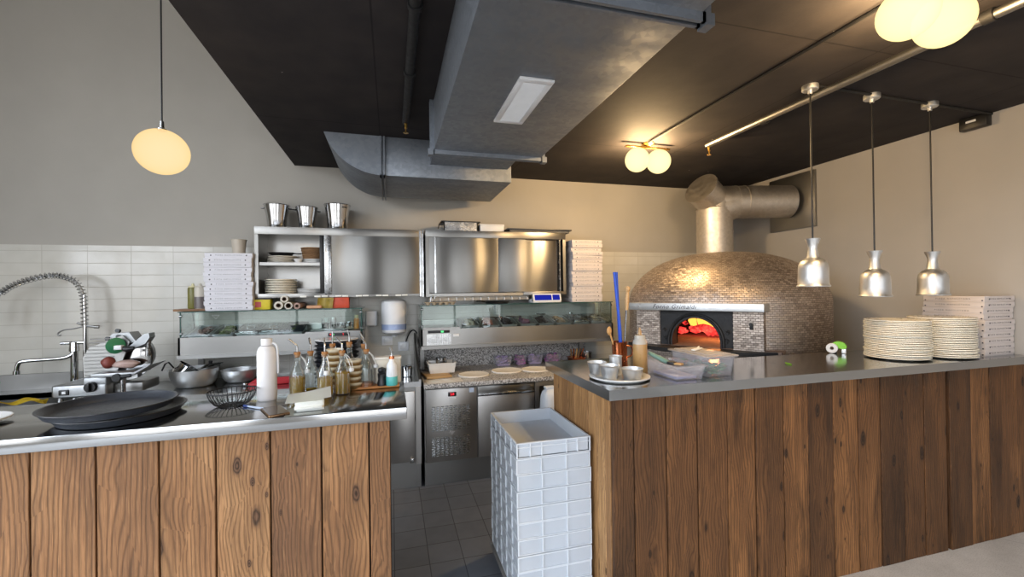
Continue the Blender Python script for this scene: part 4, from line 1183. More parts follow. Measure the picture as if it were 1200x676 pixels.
can('steel_bowl', -.435, 4.08, 1.283, .026, .055, M['chrome'], 'small steel cup in the middle of the platter in the left topping case', 'cup', 1.1)
can('steel_bowl', -.375, 4.10, 1.283, .03, .06, M['chrome'], 'small round steel bowl at the right of the platter in the left topping case', 'bowl', 1.1)
t = thing('spice_bottle', 'small orange spice bottle inside the right end of the left topping case', 'bottle', (-.305, 4.12, 1.28))
G().lathe([(0, 0), (.022, 0), (.023, .085), (.015, .095), (0, .095)], seg=20).build('body', pm('orange_label', 'c9883a', .4), t)
G().cyl((0, 0, .094), (0, 0, .122), .017, .017, 20).build('cap', yel, t)

# right case top
t = thing('egg_tray', 'small pale egg tray at the left end of the right topping case', 'tray', (.43, 4.03, 1.479))
g = G()
for k in range(5):
    for q in range(2):
        g.lathe([(.012, 0), (.024, .026), (.027, .026), (.015, -.0), (.012, 0)], (-.11+.055*k, -.027+.055*q, 0), 14)
g.box((-.14, -.055, .022), (.14, .055, .026))
g.build('cups', pm('paper_pulp', 'b8a68c', .9, var=.12), t)
G().tube([(-.09, 0, .03), (-.08, 0, .07), (-.06, 0, .085)], .004, 6).tube([(-.06, .01, .03), (-.045, 0, .075), (-.03, 0, .08)], .004, 6).build('whisk_wires', M['satin'], t)
t = thing('frying_pan', 'shallow dark pan on the right topping case below the hooks', 'pan', (.97, 4.03, 1.479))
G().lathe([(0, 0), (.10, 0), (.122, .022), (.119, .023), (.098, .005), (0, .005)], seg=32).build('body', M['black'], t)
G().tube([(-.115, 0, .02), (-.16, 0, .03), (-.20, 0, .028)], .007, 8).build('handle', M['black'], t)
t = thing('kitchen_scale', 'white kitchen scale with blue display at the right end of the right case', 'scale', (1.47, 4.08, 1.479))
G().box((-.145, -.08, 0), (.145, .09, .04), .008).build('base', M['white_plastic'], t)
hd = G().prism([(-.082, .016), (-.062, .088), (-.045, .088), (-.03, .016)], -.145, .145, 'X').build('head', M['white_plastic'], t)
blue = emit('blue_display', '2a35c0', .55)
for a, b in ((-.13, .045), (.055, .13)):
    G().prism([(-.0835, .026), (-.0665, .078), (-.0655, .078), (-.0825, .026)], a, b, 'X').build('display', blue, hd)

# ------------------------------------------------------------------ on the granite table
for k, (x, y, r) in enumerate(((.70, 3.84, .140), (1.03, 3.93, .145), (1.305, 3.90, .14))):
    t = tag(G().lathe([(0, 0), (r*.97, 0), (r, .005), (r*.97, .012), (r*.88, .008), (0, .007)], seg=44, M=Matrix.Diagonal((1.0, .93, 1, 1))).build('dough_disc', M['dough'], loc=(x, y, .8502)),
            ('round pizza dough base on the granite, leftmost of three', 'round pizza dough base on the granite, middle of three', 'round pizza dough base on the granite, nearest the right bar')[k], 'dough', 'dough bases on the granite')
def flour_fn(u_, v_):
    x = u_*2-1; y = v_*2-1; d = math.hypot(x, y)
    k = max(0.0, 1-d)
    return Vector((.15*x, .085*y, .0008 + .012*k*(1+.5*math.sin(9*x+4*y))))
fl_ = tag(G().grid(flour_fn, 24, 16).build('flour_dusting', M['flour'], loc=(.42, 3.675, .8502), rot=(0, 0, .05)), 'loose white flour dusted on the left of the granite top', 'flour', kind='stuff')
t = tag(G().box((-.11, -.14, 0), (.11, .14, .022), .005).build('chopping_board', plain_wood('pale_beech', 'b08a58', 'c9a878'), loc=(.375, 3.92, .8505), rot=(0, 0, .12)), 'pale wooden board on the granite under the white plastic tub', 'board')
t = thing('plastic_tub', 'white plastic tub on a board at the left of the granite top', 'tub', (.43, 3.99, .873))
def open_tub(w, l, h, t_=.003, taper=.9, rimw=.008):
    g = G()
    def ringpts(s, z): return [(sx*w/2*s, sy*l/2*s, z) for sx, sy in ((-1, -1), (1, -1), (1, 1), (-1, 1))]
    prof = [(taper, 0), (1, h), (1+rimw/w*2, h), (1+rimw/w*2, h-.006), (1+rimw/w*2-.01, h-.006), (1, h-.004)]
    lev = [ringpts(taper, 0), ringpts(1, h), ringpts(1+2*rimw/w, h), ringpts(1+2*rimw/w, h-.005)]
    inn = [ringpts(1-2*t_/w, h), ringpts(taper-2*t_/w, t_)]
    def loop(a): return [g.bm.verts.new(p) for p in a]
    A = [loop(x) for x in (lev[3], lev[2], inn[0], inn[1])]
    for a, b in zip(A, A[1:]):
        for i in range(4): g.bm.faces.new((a[i], a[(i+1) % 4], b[(i+1) % 4], b[i]))
    g.bm.faces.new(A[-1])
    B_ = [loop(lev[0]), loop(ringpts(1, h-.005))]
    for i in range(4): g.bm.faces.new((B_[0][i], B_[0][(i+1) % 4], B_[1][(i+1) % 4], B_[1][i]))
    g.bm.faces.new(B_[0][::-1])
    for i in range(4): g.bm.faces.new((B_[1][i], B_[1][(i+1) % 4], A[0][(i+1) % 4], A[0][i]))
    return g
open_tub(.24, .18, .09).build('body', pm('cloudy_tub_plastic', 'd8d6d0', .35, var=.05), t)
can('steel_ring', .43, 3.99, .877, .05, .125, M['satin'], 'steel ring cutter standing in the white plastic tub', 'cutter')
pur = [pm('violet_slaw', 'b39cc4', .5, var=.3, scale=60), pm('magenta_slaw', 'b0649f', .5, var=.35, scale=60)]
for k, (x, wd, mm, lab_) in enumerate(((1.07, .17, 0, 'plastic tub of grey violet slaw on the granite, leftmost of four'), (1.255, .10, 1, 'narrow plastic tub of purple slaw on the granite, second of four'),
                                   (1.40, .16, 0, 'plastic tub of lilac slaw on the granite, third of four'), (1.60, .16, 1, 'plastic tub of magenta slaw on the granite, nearest the oven'))):
    t = thing('salad_tub', lab_, 'tub', (x, 4.24, .8505), 0, 'violet tubs on the granite')
    open_tub(wd, .12, .095, .003, .8, .006).build('body', M['clear_plastic'], t)
    g = G().box((-wd*.36, -.042, .004), (wd*.36, .042, .02))
    rr = random.Random(k)
    for q in range(26): g.blob((rr.uniform(-wd*.36, wd*.36), rr.uniform(-.042, .042), rr.uniform(.02, .085)), .018, (1.2, 1.1, .8), q, .3, 1)
    f_ = g.build('slaw', pur[mm], t, smooth=60); f_['kind'] = 'stuff'
t = thing('film_bag', 'crumpled clear plastic bag at the back of the granite top', 'bag', (1.728, 4.22, .853))
G().blob((0, 0, .042), .034, (1.1, .8, .75), 3, .22, 3).build('bag', M['clear_plastic'], t)
t = thing('utensil_tray', 'low tray of wooden and copper utensils at the back of the granite top', 'tray', (1.85, 4.2, .8505))
open_tub(.13, .16, .05).build('body', M['copper'], t)
for k in range(5):
    G().tube([(-.045+.02*k, .0, .012), (-.06+.028*k, -.02, .08), (-.07+.036*k, -.03, .14)], .008, 8).build('utensil_handle', [bw, M['copper'], plain_wood('beech_%d' % k, 'b4803f', 'cf9f60')][k % 3], t)
can('steel_bowl', 1.976, 4.2, .8505, .043, .10, M['satin'], 'steel bowl at the right end of the granite top behind the bar', 'bowl', 1.15)
bagm = pm('white_sack_plastic', 'dfe4ea', .5, var=.04)
t = thing('flour_sack', 'white printed flour sack standing on the floor behind the right bar corner', 'sack', (1.34, 3.42, 0))
g = G().box((-.16, -.11, 0), (.16, .11, .78), .07, seg=5)
bmesh.ops.subdivide_edges(g.bm, edges=g.bm.edges[:], cuts=1, use_grid_fill=True)
for v in g.bm.verts:
    k_ = 1 + .05*math.sin(9*v.co.z+3*v.co.x) - .25*max(0, v.co.z-.62)/.16*.6
    v.co.x *= k_; v.co.y *= 1 + .08*math.sin(6*v.co.z+5*v.co.x) - .5*max(0, v.co.z-.62)/.16*.6
g.build('sack', bagm, t, smooth=60)
G().box((-.12, -.03, .775), (.12, .03, .80), .008).build('folded_top', bagm, t)
g = G()
for k in range(5):
    for q in range(3): g.box((-.10+.036*k, -.121, .60-.035*q), (-.076+.036*k, -.10, .612-.035*q))
g.build('print', M['ink'], t)
t = thing('steel_cup', 'small steel cup on the sink counter beside the curved splash panel', 'cup', (.12, 3.88, .871))
G().lathe([(0, 0), (.04, 0), (.045, .004), (.047, .085), (.045, .085), (.042, .006), (0, .006)], seg=28).build('body', M['chrome'], t)

# ------------------------------------------------------------------ left counter: sink things
fc = thing('spray_faucet', 'tall pre-rinse spray faucet with a coiled spring arch at the sink', 'faucet', (-2.40, 4.2, .8715))
G().cyl((0, 0, 0), (0, 0, .02), .035, .03, 24).cyl((0, 0, .02), (0, 0, .30), .024, .024, 24).cyl((0, 0, .30), (0, 0, .37), .032, .028, 24).build('body', M['chrome'], fc)
G().tube([(-.08, -.01, .365), (-.02, 0, .365), (.07, 0, .365)], .013, 12).build('crossbar', M['chrome'], fc)
G().tube([(.07, 0, .06), (.07, 0, .30), (.07, 0, .50), (.065, 0, .74)], .014, 12).build('riser', M['chrome'], fc)
def sm(a, n):
    """smooth path through points"""
    out = []
    P = [Vector(p) for p in a]
    for i in range(len(P)-1):
        p0, p1, p2, p3 = P[max(i-1, 0)], P[i], P[i+1], P[min(i+2, len(P)-1)]
        for k in range(n):
            t = k/n
            out.append(.5*((2*p1) + (p2-p0)*t + (2*p0-5*p1+4*p2-p3)*t*t + (3*p1-p0-3*p2+p3)*t**3))
    out.append(P[-1])
    return out
G().tube(sm([(0, -.01, .29), (-.02, -.02, .265), (-.08, -.03, .25), (-.27, -.06, .245), (-.305, -.065, .225), (-.315, -.065, .165)], 6), .014, 12).build('swing_spout', M['chrome'], fc)
G().cyl((-.315, -.065, .15), (-.315, -.065, .175), .02, .02, 16).build('aerator', M['chrome'], fc)
hose = sm([(.068, 0, .50), (.066, 0, .62), (.058, 0, .74), (.02, -.01, .84), (-.06, -.02, .885), (-.145, -.03, .89), (-.26, -.03, .86), (-.36, -.03, .815), (-.43, -.03, .76)], 8)
G().tube(hose, .010, 10).build('hose', M['steel_dull'], fc)
coil = []
nturn = 34
for i in range(nturn*8+1):
    f = i/(nturn*8)*(len(hose)-1); a_ = int(min(f, len(hose)-2)); p = hose[a_].lerp(hose[a_+1], f-a_)
    tg = (hose[a_+1]-hose[a_]).normalized(); up = Vector((0, 1, 0)); sd = tg.cross(up).normalized(); up = sd.cross(tg)
    an = 2*PI*i/8
    coil.append(p + (up*math.cos(an) + sd*math.sin(an))*.023)
G().tube(coil, .0040, 5).build('spring', M['chrome'], fc)
G().tube(sm([(-.43, -.03, .77), (-.455, -.03, .72), (-.47, -.03, .62)], 5), .014, 12).cyl((-.47, -.03, .62), (-.472, -.03, .56), .022, .026, 16).build('spray_head', M['steel_dull'], fc)
G().tube([(.02, .0, .52), (.07, 0, .495), (.155, 0, .485)], .009, 8).cyl((.13, 0, .486), (.16, 0, .484), .013, .013, 12).tube(sm([(.06, -.01, .49), (0, -.02, .475), (-.05, -.02, .47), (-.085, -.02, .45), (-.09, -.02, .43), (-.07, -.02, .43)], 4), .005, 8).build('hose_hook', M['steel_dull'], fc)

ylw = pm('yellow_cloth', 'd9bb2f', .9, var=.15, scale=30, bump=.3)
t = tag(G().grid(lambda u_, v_: Vector((-.10+.26*u_, -.05+.09*v_, .012+.012*math.sin(u_*9+3*v_)+.016*math.sin(v_*7)*u_+.014)), 24, 12, .006).build('dish_cloth', ylw, loc=(-2.42, 3.665, .879)), 'crumpled yellow dish cloth on the front edge of the sink', 'cloth')
t = thing('green_crate', 'bright green plastic box at the left edge of the photo by the sink', 'box', (-2.655, 3.66, .871))
open_tub(.22, .14, .16).build('body', pm('green_plastic', '3f9a4c', .4, var=.08), t)
t = thing('brown_carton', 'brown cardboard carton standing in the green box', 'carton', (-2.655, 3.665, .876))
G().box((-.085, -.05, 0), (.085, .05, .24), .003).build('box', pm('brown_carton', '6e4a35', .8), t)
G().box((-.086, -.051, .235), (.0, .051, .243)).build('flap', pm('brown_carton_flap', '7d5840', .8), t)
t = thing('soap_bottle', 'small yellowish soap bottle behind the swing spout', 'bottle', (-2.262, 4.25, .871))
G().lathe([(0, 0), (.03, 0), (.032, .10), (.02, .13), (.012, .14), (0, .14)], seg=20).build('body', pm('pale_soap', 'c9b978', .3), t)
G().cyl((0, 0, .138), (0, 0, .165), .012, .010, 14).build('cap', M['white_plastic'], t)
t = thing('brush_jar', 'dark jar with a red capped brush behind the meat slicer', 'jar', (-2.17, 4.23, .871))
G().lathe([(0, 0), (.05, 0), (.052, .11), (.048, .11), (.046, .005), (0, .005)], seg=24).build('jar', M['black'], t)
G().tube([(0, 0, .05), (-.02, 0, .16), (-.03, 0, .22)], .011, 8).ball((-.032, 0, .225), .03, (1.3, .8, .6)).build('brush', pm('red_plastic', 'a8382a', .4), t)

# meat slicer
ms = thing('meat_slicer', 'aluminium meat slicer with fluted gauge plate and green knob beside the sink', 'meat slicer', (-2.0, 3.86, .871))
def sx(px): return (-2.247 + (px-78)*.00507) + 2.0
def sz(py): return .894 + (463-py)*.0061 - .871
g = G().box((sx(78), -.16, .03), (sx(140), .16, .118), .014, seg=3).box((sx(112), -.155, .10), (sx(140), .12, .165), .012, seg=3)
for a in (sx(84), sx(132)):
    for b in (-.12, .12): g.cyl((a, b, 0), (a, b, .035), .018, .016, 14)
g.build('base', M['slicer_alu'], ms)
G().box((sx(140), -.08, .03), (sx(175), .16, .10), .012).cyl((sx(170), -.05, 0), (sx(170), -.05, .04), .016, .016, 14).build('motor_housing', M['steel_dull'], ms)
k_ = G().cyl((sx(123), -.158, .098), (sx(123), -.185, .098), .036, .033, 24).box((sx(123)-.008, -.205, .068), (sx(123)+.008, -.18, .128), .004).build('dial', M['black_plastic'], ms)
sw = G().box((sx(87), -.168, .05), (sx(98), -.155, .088), .004).build('switch', M['black_plastic'], ms)
G().box((sx(91), -.170, .060), (sx(95), -.166, .078)).build('button', M['white_plastic'], sw)
gp = [(sx(107), sz(447)), (sx(106), sz(418)), (sx(113), sz(407)), (sx(152), sz(394)), (sx(160), sz(402)), (sx(150), sz(428)), (sx(137), sz(447))]
tilt = Matrix.Rotation(R(-8), 4, 'X')
gpl = G().prism(gp, -.09, -.075, 'Y').build('gauge_plate', M['steel_dull'], ms)
g = G()
for k in range(12):
    z0 = sz(444) + k*.0255
    f = k/11
    g.box((sx(108)+.02*max(0, f-.6)*4, -.094, z0), (sx(138 + 12*f) - .01, -.0895, z0+.007), .002, seg=1)
g.build('flutes', M['steel_dull'], gpl)
G().lathe([(0, -.012), (.148, -.004), (.15, 0), (.148, .004), (0, .012)], (0, 0, 0), 48, M=Matrix.Translation((sx(152), -.03, sz(424))) @ Matrix.Rotation(PI/2, 4, 'X')).build('blade', M['chrome'], ms)
G().cyl((sx(150), .02, sz(420)), (sx(150), .075, sz(420)), .15, .14, 40).build('blade_guard', M['slicer_alu'], ms)
g = G().prism([(sx(132), sz(398)), (sx(138), sz(392)), (sx(158), sz(391)), (sx(166), sz(402)), (sx(158), sz(404))], -.07, .05, 'Y')
g.build('top_cover', M['slicer_alu'], ms)
for px_, py_ in ((145, 389), (133, 398), (146, 396)): G().cyl((sx(px_), -.06, sz(py_)), (sx(px_), -.085, sz(py_)+.004), .014, .014, 14).build('knob', M['black_plastic'], ms)
grn = pm('green_plastic_guard', '3f8f63', .35, var=.08)
G().lathe([(0, -.05), (.022, -.05), (.036, -.03), (.055, 0), (.057, .012), (0, .02)], seg=28, M=Matrix.Translation((sx(148), -.14, sz(405))) @ Matrix.Rotation(PI/2, 4, 'X') @ Matrix.Rotation(R(50), 4, 'Y')).build('pusher', grn, ms)
G().box((sx(153), -.21, sz(409)), (sx(162), -.17, sz(404)), .005).build('pusher_grip', M['white_plastic'], ms)
G().tube([(sx(158), -.18, sz(407)), (sx(167), -.19, sz(409)), (sx(175), -.19, sz(408))], .018, 10, radii=[.012, .022, .012]).build('handle', M['black_plastic'], ms)
arm = [(sx(161), sz(408)), (sx(180), sz(393)), (sx(186), sz(392)), (sx(187), sz(397)), (sx(182), sz(404)), (sx(165), sz(411))]
G().prism(arm, -.12, -.04, 'Y').build('carriage_arm', M['slicer_alu'], ms)
G().tube([(sx(182), -.08, sz(400)), (sx(181), -.08, sz(420))], .016, 10).build('arm_post', M['satin'], ms)
G().box((sx(128), -.22, sz(439)), (sx(176), .02, sz(435)), .003).prism([(sx(176), sz(438)), (sx(194), sz(429)), (sx(194.5), sz(428)), (sx(176), sz(435.5))], -.22, .02, 'Y').build('food_tray', M['slicer_alu'], ms)
G().cyl((sx(158), -.20, sz(440)), (sx(158), -.235, sz(440)), .028, .026, 20).tube([(sx(158), -.22, sz(440)), (sx(168), -.22, sz(439)), (sx(174), -.22, sz(438.5))], .013, 10).build('carriage_knob', M['black_plastic'], ms)
G().cyl((sx(158), -.15, sz(462)), (sx(158), -.15, sz(444)), .016, .016, 12).build('carriage_leg', M['satin'], ms)
t = thing('cured_ham', 'piece of dark red cured ham with pale fat lying on the slicer tray', 'ham', (sx(150)-2.0, 3.86-.12, .878+sz(434)))
G().blob((-.075, .03, .045), .05, (.9, .8, .85), 3, .1, 3).build('lean', pm('dark_red_ham', '7d3a30', .5, var=.2), t)
G().blob((.03, .03, .030), .045, (1.9, .9, .65), 5, .12, 3).build('fat', pm('pale_fat', 'b59a90', .4, var=.1), t)
t = thing('folded_cloth', 'pale folded cloth with a red stripe in front of the slicer', 'cloth', (-1.76, 3.668, .871), .08)
G().grid(lambda u_, v_: Vector((-.15+.32*u_, -.04+.07*v_, .012+.008*math.sin(7*u_)+.006*math.sin(5*v_+2*u_)+.01*u_)), 20, 8, .012).build('cloth', pm('cream_cloth', 'd6cdb6', .9, var=.06), t)
G().grid(lambda u_, v_: Vector((-.05+.13*u_, -.025+.04*v_, .0255+.008*math.sin(7*(u_*.4+.3))+.006*math.sin(3+u_)+.01*u_)), 8, 3, .004).build('red_stripe', pm('red_cloth', '9a2a22', .9), t)

# bowls and pans right of the slicer
def bowl(x, y, z, r, h, m, label, foot=.6, group='steel mixing bowls'):
    t = thing('mixing_bowl', label, 'bowl', (x, y, z), 0, group)
    pr = [(0, 0), (r*foot, 0)] + [(r*foot + r*(1-foot)*math.sin(PI/2*k/8), h*(1-math.cos(PI/2*k/8))**.9 if k else .002) for k in range(1, 9)]
    G().lathe(pr + [(r+.008, h+.001), (r+.008, h-.002+.006), (r-.002, h+.003)] + [(a-.003, b+.003) for a, b in pr[::-1][1:-1]] + [(0, .004)], seg=44).build('body', m, t)
    return t
bowl(-1.535, 4.06, .871, .165, .135, M['alu'], 'large deep steel mixing bowl holding lids, right of the meat slicer', .68)
t = thing('saucepan', 'steel saucepan tipped inside the large mixing bowl', 'pan', (-1.612, 4.06, .925), .3)
G().lathe([(0, 0), (.075, 0), (.08, .004), (.08, .10), (.077, .10), (.073, .005), (0, .005)], seg=30, M=Matrix.Translation((-.02, 0, .02)) @ Matrix.Rotation(R(38), 4, 'Y')).build('body', M['chrome'], t)
G().tube([(-.06, -.02, .10), (-.09, -.04, .15), (-.11, -.05, .14), (-.13, -.06, .09)], .006, 8).build('handle', M['black_plastic'], t)
t = thing('pan_lid', 'flat pale steel pan lid resting on the large mixing bowl', 'lid', (-1.436, 4.09, 1.018), 0)
G().lathe([(0, .018), (.03, .016), (.09, .004), (.095, 0), (.093, -.002), (.03, .012), (0, .014)], seg=32, M=Matrix.Rotation(R(-12), 4, 'Y')).build('disc', M['satin'], t)
G().cyl((0, 0, .015), (.004, 0, .04), .012, .015, 12).build('knob', M['black_plastic'], t)
bowl(-1.235, 4.13, .871, .135, .10, M['alu'], 'wide steel mixing bowl behind the white water bottle, right of the large bowl', .55)
redm = pm('red_cutting_plastic', 'c23038', .45, var=.06)
t = thing('cutting_board', 'red plastic cutting board on the sink counter behind the water bottle', 'cutting board', (-.95, 4.0, .871), .08)
G().box((-.16, -.12, .0), (.16, .12, .02), .006).build('board', redm, t)
G().prism([(-.16, .02), (.13, .02), (.16, .03), (.16, .055), (-.10, .055)], -.12, -.10, 'Y').build('raised_edge', redm, t)
G().ball((-.185, -.08, .015), .022, (1, 1, .7)).build('end_knob', M['satin'], t)
def dark_pan(g): return g
first = None
for i in range(11):
    lb = 'black pizza pan in the stack behind the oil bottles, %s' % order(10-i, 11)
    p = (-.43 + .004*math.sin(i*2.1), 3.755 + .004*math.cos(i*1.7), .871+.0315*i)
    if first is None:
        first = tag(G().lathe([(0, 0), (.135, 0), (.16, .026), (.166, .027), (.166, .030), (.158, .029), (.132, .004), (0, .004)], seg=40).build('pizza_pan', M['charcoal'], loc=p), lb, 'pan', 'black pizza pans')
    else: dup(first, p, i*.7, lb)
tag(G().lathe(plate_prof(.165, .015), seg=44).build('dinner_plate', M['ceramic_white'], loc=(-.43, 3.755, .871+.0315*10+.031)), 'white plate lying on top of the black pan stack', 'plate')

# wall fittings
t = thing('paper_dispenser', 'round white paper roll dispenser on the tiled wall between the cupboards', 'dispenser', (.02, 4.22, 1.36))
G().lathe([(0, .17), (.085, .17), (.108, .155), (.114, .13), (.114, -.055), (0, -.055)], seg=40).build('cover', M['white_plastic'], t)
G().lathe([(.1135, -.05), (.112, -.10), (.1135, -.105)], seg=40).build('band', pm('translucent_blue_band', '9fb0d4', .25, var=.06), t)
G().lathe([(0, -.10), (.112, -.10), (.108, -.13), (.075, -.152), (.03, -.156), (.022, -.175), (.0, -.175)], seg=40).build('nozzle_base', M['white_plastic'], t)
G().box((-.05, .08, -.14), (.05, .143, .15), .004).build('back_plate', M['white_plastic'], t)
t = thing('soap_dispenser', 'small white soap dispenser on the tiled wall left of the paper dispenser', 'dispenser', (-.185, 4.31, 1.36))
G().box((-.052, -.035, -.075), (.052, .05, .07), .016, seg=3).build('body', M['white_plastic'], t)
G().box((-.02, -.02, -.085), (.02, .02, -.072), .004).build('outlet', M['grey_plastic'], t)
def plate_switch(x, z, kind, label):
    t = thing('wall_socket', label, 'socket', (x, 4.355, z), 0, 'wall sockets')
    G().box((-.05, -.008, -.045), (.05, .006, .045), .004).build('plate', M['white_plastic'], t)
    G().box((-.03, -.012, -.026), (.03, -.006, .026), .003).build('insert', M['ceramic_white'], t)
plate_switch(-.045, 1.135, 0, 'white wall socket plate above the tub of the left bar, left of two')
plate_switch(.105, 1.075, 0, 'white wall socket plate beside the splash panel, lower right of two')
t = tag(G().tube(sm([(.235, 4.30, 1.20), (.20, 4.28, 1.235), (.16, 4.30, 1.20), (.13, 4.33, 1.12)], 6), .006, 8).build('power_cable', M['black_plastic']), 'black cable looping behind the splash panel to the right topping case', 'cable')

# ------------------------------------------------------------------ on the left bar
def tray(z, x, y, label, tilt=0):
    t = thing('serving_tray', label, 'tray', (x, y, z), 0, 'round black trays')
    r = .196
    G().lathe([(0, 0), (r-.03, 0), (r-.016, .004), (r, .026), (r+.004, .028), (r+.003, .031), (r-.004, .030), (r-.020, .009), (r-.032, .005), (0, .005)], seg=72).build('pan', M['charcoal'], t)
    G().tube([((r+.003)*math.cos(a_), (r+.003)*math.sin(a_), .029) for a_ in [2*PI*q/72 for q in range(72)]], .0022, 6, closed=True).build('rim', M['black'], t)
    t.rotation_euler = (0, tilt, 0)
tray(ZT, -1.005, 2.02, 'round black serving tray on the left bar, lower of two')
tray(ZT+.033, -1.022, 1.985, 'round black serving tray on the left bar, upper of two')
tag(G().lathe(plate_prof(.115, .018), seg=48).build('side_plate', M['ceramic_white'], loc=(-1.50, 2.06, ZT)), 'white plate cut by the left edge of the photo on the left bar', 'plate')

bk = thing('wire_basket', 'small round black wire basket on the left bar', 'basket', (-.645, 2.06, ZT))
def brr(k, n): return 2*PI*k/n
def ringc(r, z, w, g): g.tube([(r*math.cos(brr(k, 40)), r*math.sin(brr(k, 40)), z) for k in range(40)], w, 6, closed=True)
g = G(); ringc(.088, .062, .0028, g); ringc(.045, .004, .0024, g); ringc(.02, .004, .002, g)
g.build('rings', M['black_matt'], bk)
g = G()
for k in range(30):
    a_ = brr(k, 30)
    P_ = [(.02, .004), (.045, .004), (.064, .012), (.078, .032), (.086, .052), (.088, .062)]
    g.tube([(r*math.cos(a_), r*math.sin(a_), z) for r, z in P_], .0016, 5)
g.build('wires', M['black_matt'], bk)

wb = thing('water_bottle', 'tall white metal water bottle standing on the left bar', 'bottle', (-.530, 2.125, ZT))
wm = pm('pearl_white_coating', 'e0dcda', .42, var=.02)
G().lathe([(0, 0), (.036, 0), (.0385, .004), (.0392, .012), (.0392, .200), (.0375, .215), (.032, .228), (.024, .236), (0, .236)], seg=44).build('body', wm, wb)
G().lathe([(0, .238), (.0215, .238), (.0225, .242), (.0225, .264), (.0205, .268), (0, .268)], seg=36).build('cap', wm, wb)
G().tube(sm([(.022, -.004, .248), (.034, -.004, .243), (.042, -.004, .225), (.0445, -.004, .18), (.045, -.004, .135), (.045, -.004, .115)], 5), .0045, 8).build('strap', M['white_plastic'], wb)

ph = thing('smartphone', 'bronze smartphone lying face up on the left bar', 'phone', (-.445, 1.89, ZT), R(25))
G().box((-.037, -.075, 0), (.037, .075, .008), .003, seg=3).build('body', pm('bronze_phone_frame', '9a7a5c', .3, .9), ph)
G().box((-.034, -.072, .0078), (.034, .072, .0088), .0004, seg=1).build('screen', pm('dark_phone_glass', '4a3f38', .08), ph)
pn = thing('ballpoint_pen', 'clear ballpoint pen with dark tip on the left bar beside the wire basket', 'pen', (-.53, 1.965, ZT+.006), R(-40))
G().cyl((-.055, 0, 0), (.045, 0, 0), .0045, .0045, 10).build('barrel', pm('pale_blue_plastic', 'b9c4d6', .25), pn)
G().cyl((.045, 0, 0), (.068, 0, 0), .0045, .0015, 10).build('tip', M['black_plastic'], pn)
G().cyl((-.075, 0, 0), (-.05, 0, 0), .0055, .0055, 10).build('cap', pm('pen_blue', '3d4f8a', .3), pn)

pd = thing('paper_pad', 'pad of white paper slips with a loose sheet on top on the left bar', 'paper pad', (-.325, 1.925, ZT), R(8))
g = G(); rr = random.Random(2)
for k in range(9):
    j_ = rr.uniform(-.004, .004)
    g.box((-.05+j_, -.06+j_, .0042*k), (.05+j_, .075+j_, .0042*k+.0038), .0008, seg=1)
g.build('slips', M['paper'], pd)
G().grid(lambda u_, v_: Vector((-.085+.165*u_, -.07+.17*v_, .040+.016*max(0, u_-.35)**1.3 + .010*v_*u_)), 14, 8, .0012).build('loose_sheet', M['paper'], pd)

# oil and vinegar bottles
def oil_bottle(x, y, label, h=.185, r=.034, level=.085, liquid='oil', lean=.3, rz=0.0, wire=True):
    t = thing('oil_bottle', label, 'bottle', (x, y, ZT), rz, 'swing-top oil bottles on the left bar')
    s = h/.185
    out = [(0, 0), (r*.94, 0), (r, .004), (r, .088*s), (r*.92, .105*s), (r*.6, .130*s), (r*.38, .150*s), (r*.36, .172*s), (r*.44, .176*s), (r*.44, .184*s), (r*.33, .185*s)]
    inn = [(a-.0022, max(b, .004)) for a, b in out[::-1][1:-2]] + [(0, .005)]
    G().lathe(out + inn, seg=28).build('glass', M['bottle_glass'], t)
    if level:
        lr = r-.003
        G().lathe([(0, .0055), (lr, .0055), (lr, level*.98), (0, level)], seg=28).build('contents', M[liquid], t)
    G().lathe([(0, .172*s), (.0105, .172*s), (.014, .190*s), (.0135, .196*s), (0, .196*s)], seg=18).build('cork', M['cork'], t)
    z = .194*s
    G().tube(sm([(0, 0, z), (0, 0, z+.018), (.002*lean, 0, z+.030), (.02*lean, 0, z+.048), (.035*lean, 0, z+.062)], 4), .0042, 8, radii=None).build('pour_spout', M['satin'], t)
    if wire:
        g = G()
        g.tube(sm([(r*.42, .006, .176*s), (r*.8, .008, .165*s), (r*1.15, .01, .140*s), (r*1.25, .01, .118*s), (r*.95, .012, .110*s)], 4), .0016, 6)
        g.tube(sm([(r*.42, -.006, .176*s), (r*.75, -.008, .160*s), (r*1.1, -.01, .130*s), (r*1.2, -.01, .112*s)], 4), .0016, 6)
        g.lathe([(0, 0), (.010, 0), (.012, .006), (.012, .012), (.006, .018), (0, .018)], (r*1.22, 0, .100*s), 14)
        g.build('swing_stopper', M['ceramic_white'], t)
oil_bottle(-.413, 2.15, 'oil bottle nearest the white water bottle, half full of olive oil', .188, .034, .088, lean=-1.0, rz=.3)
oil_bottle(-.372, 2.235, 'oil bottle second from the left, behind the paper pad, almost empty', .180, .036, .012, lean=.6, rz=2.0)
oil_bottle(-.293, 2.115, 'oil bottle in front of the left bowl stack, half full of olive oil', .188, .034, .085, lean=-.5, rz=-1.3)
oil_bottle(-.280, 2.275, 'tall oil bottle standing behind the left bowl stack', .205, .034, .10, lean=.1, rz=1.2, wire=False)
oil_bottle(-.222, 2.135, 'oil bottle between the two bowl stacks, full of dark green oil', .188, .034, .105, lean=-.8, rz=-.2)
oil_bottle(-.203, 2.275, 'tall oil bottle standing behind the right bowl stack', .210, .034, .10, lean=-.3, rz=.5, wire=False)
chili = pm('chili_flakes', 'a8622c', .5, var=.35, scale=120)
M['chili'] = chili
oil_bottle(-.122, 2.225, 'clear bottle with orange chili at its bottom on the wooden board', .178, .036, .028, 'chili', lean=-.7, rz=.1, wire=True)
oil_bottle(-.137, 2.299, 'slim clear bottle with a pour spout behind the chili bottle', .195, .030, .0, lean=-.6, rz=.4, wire=False)
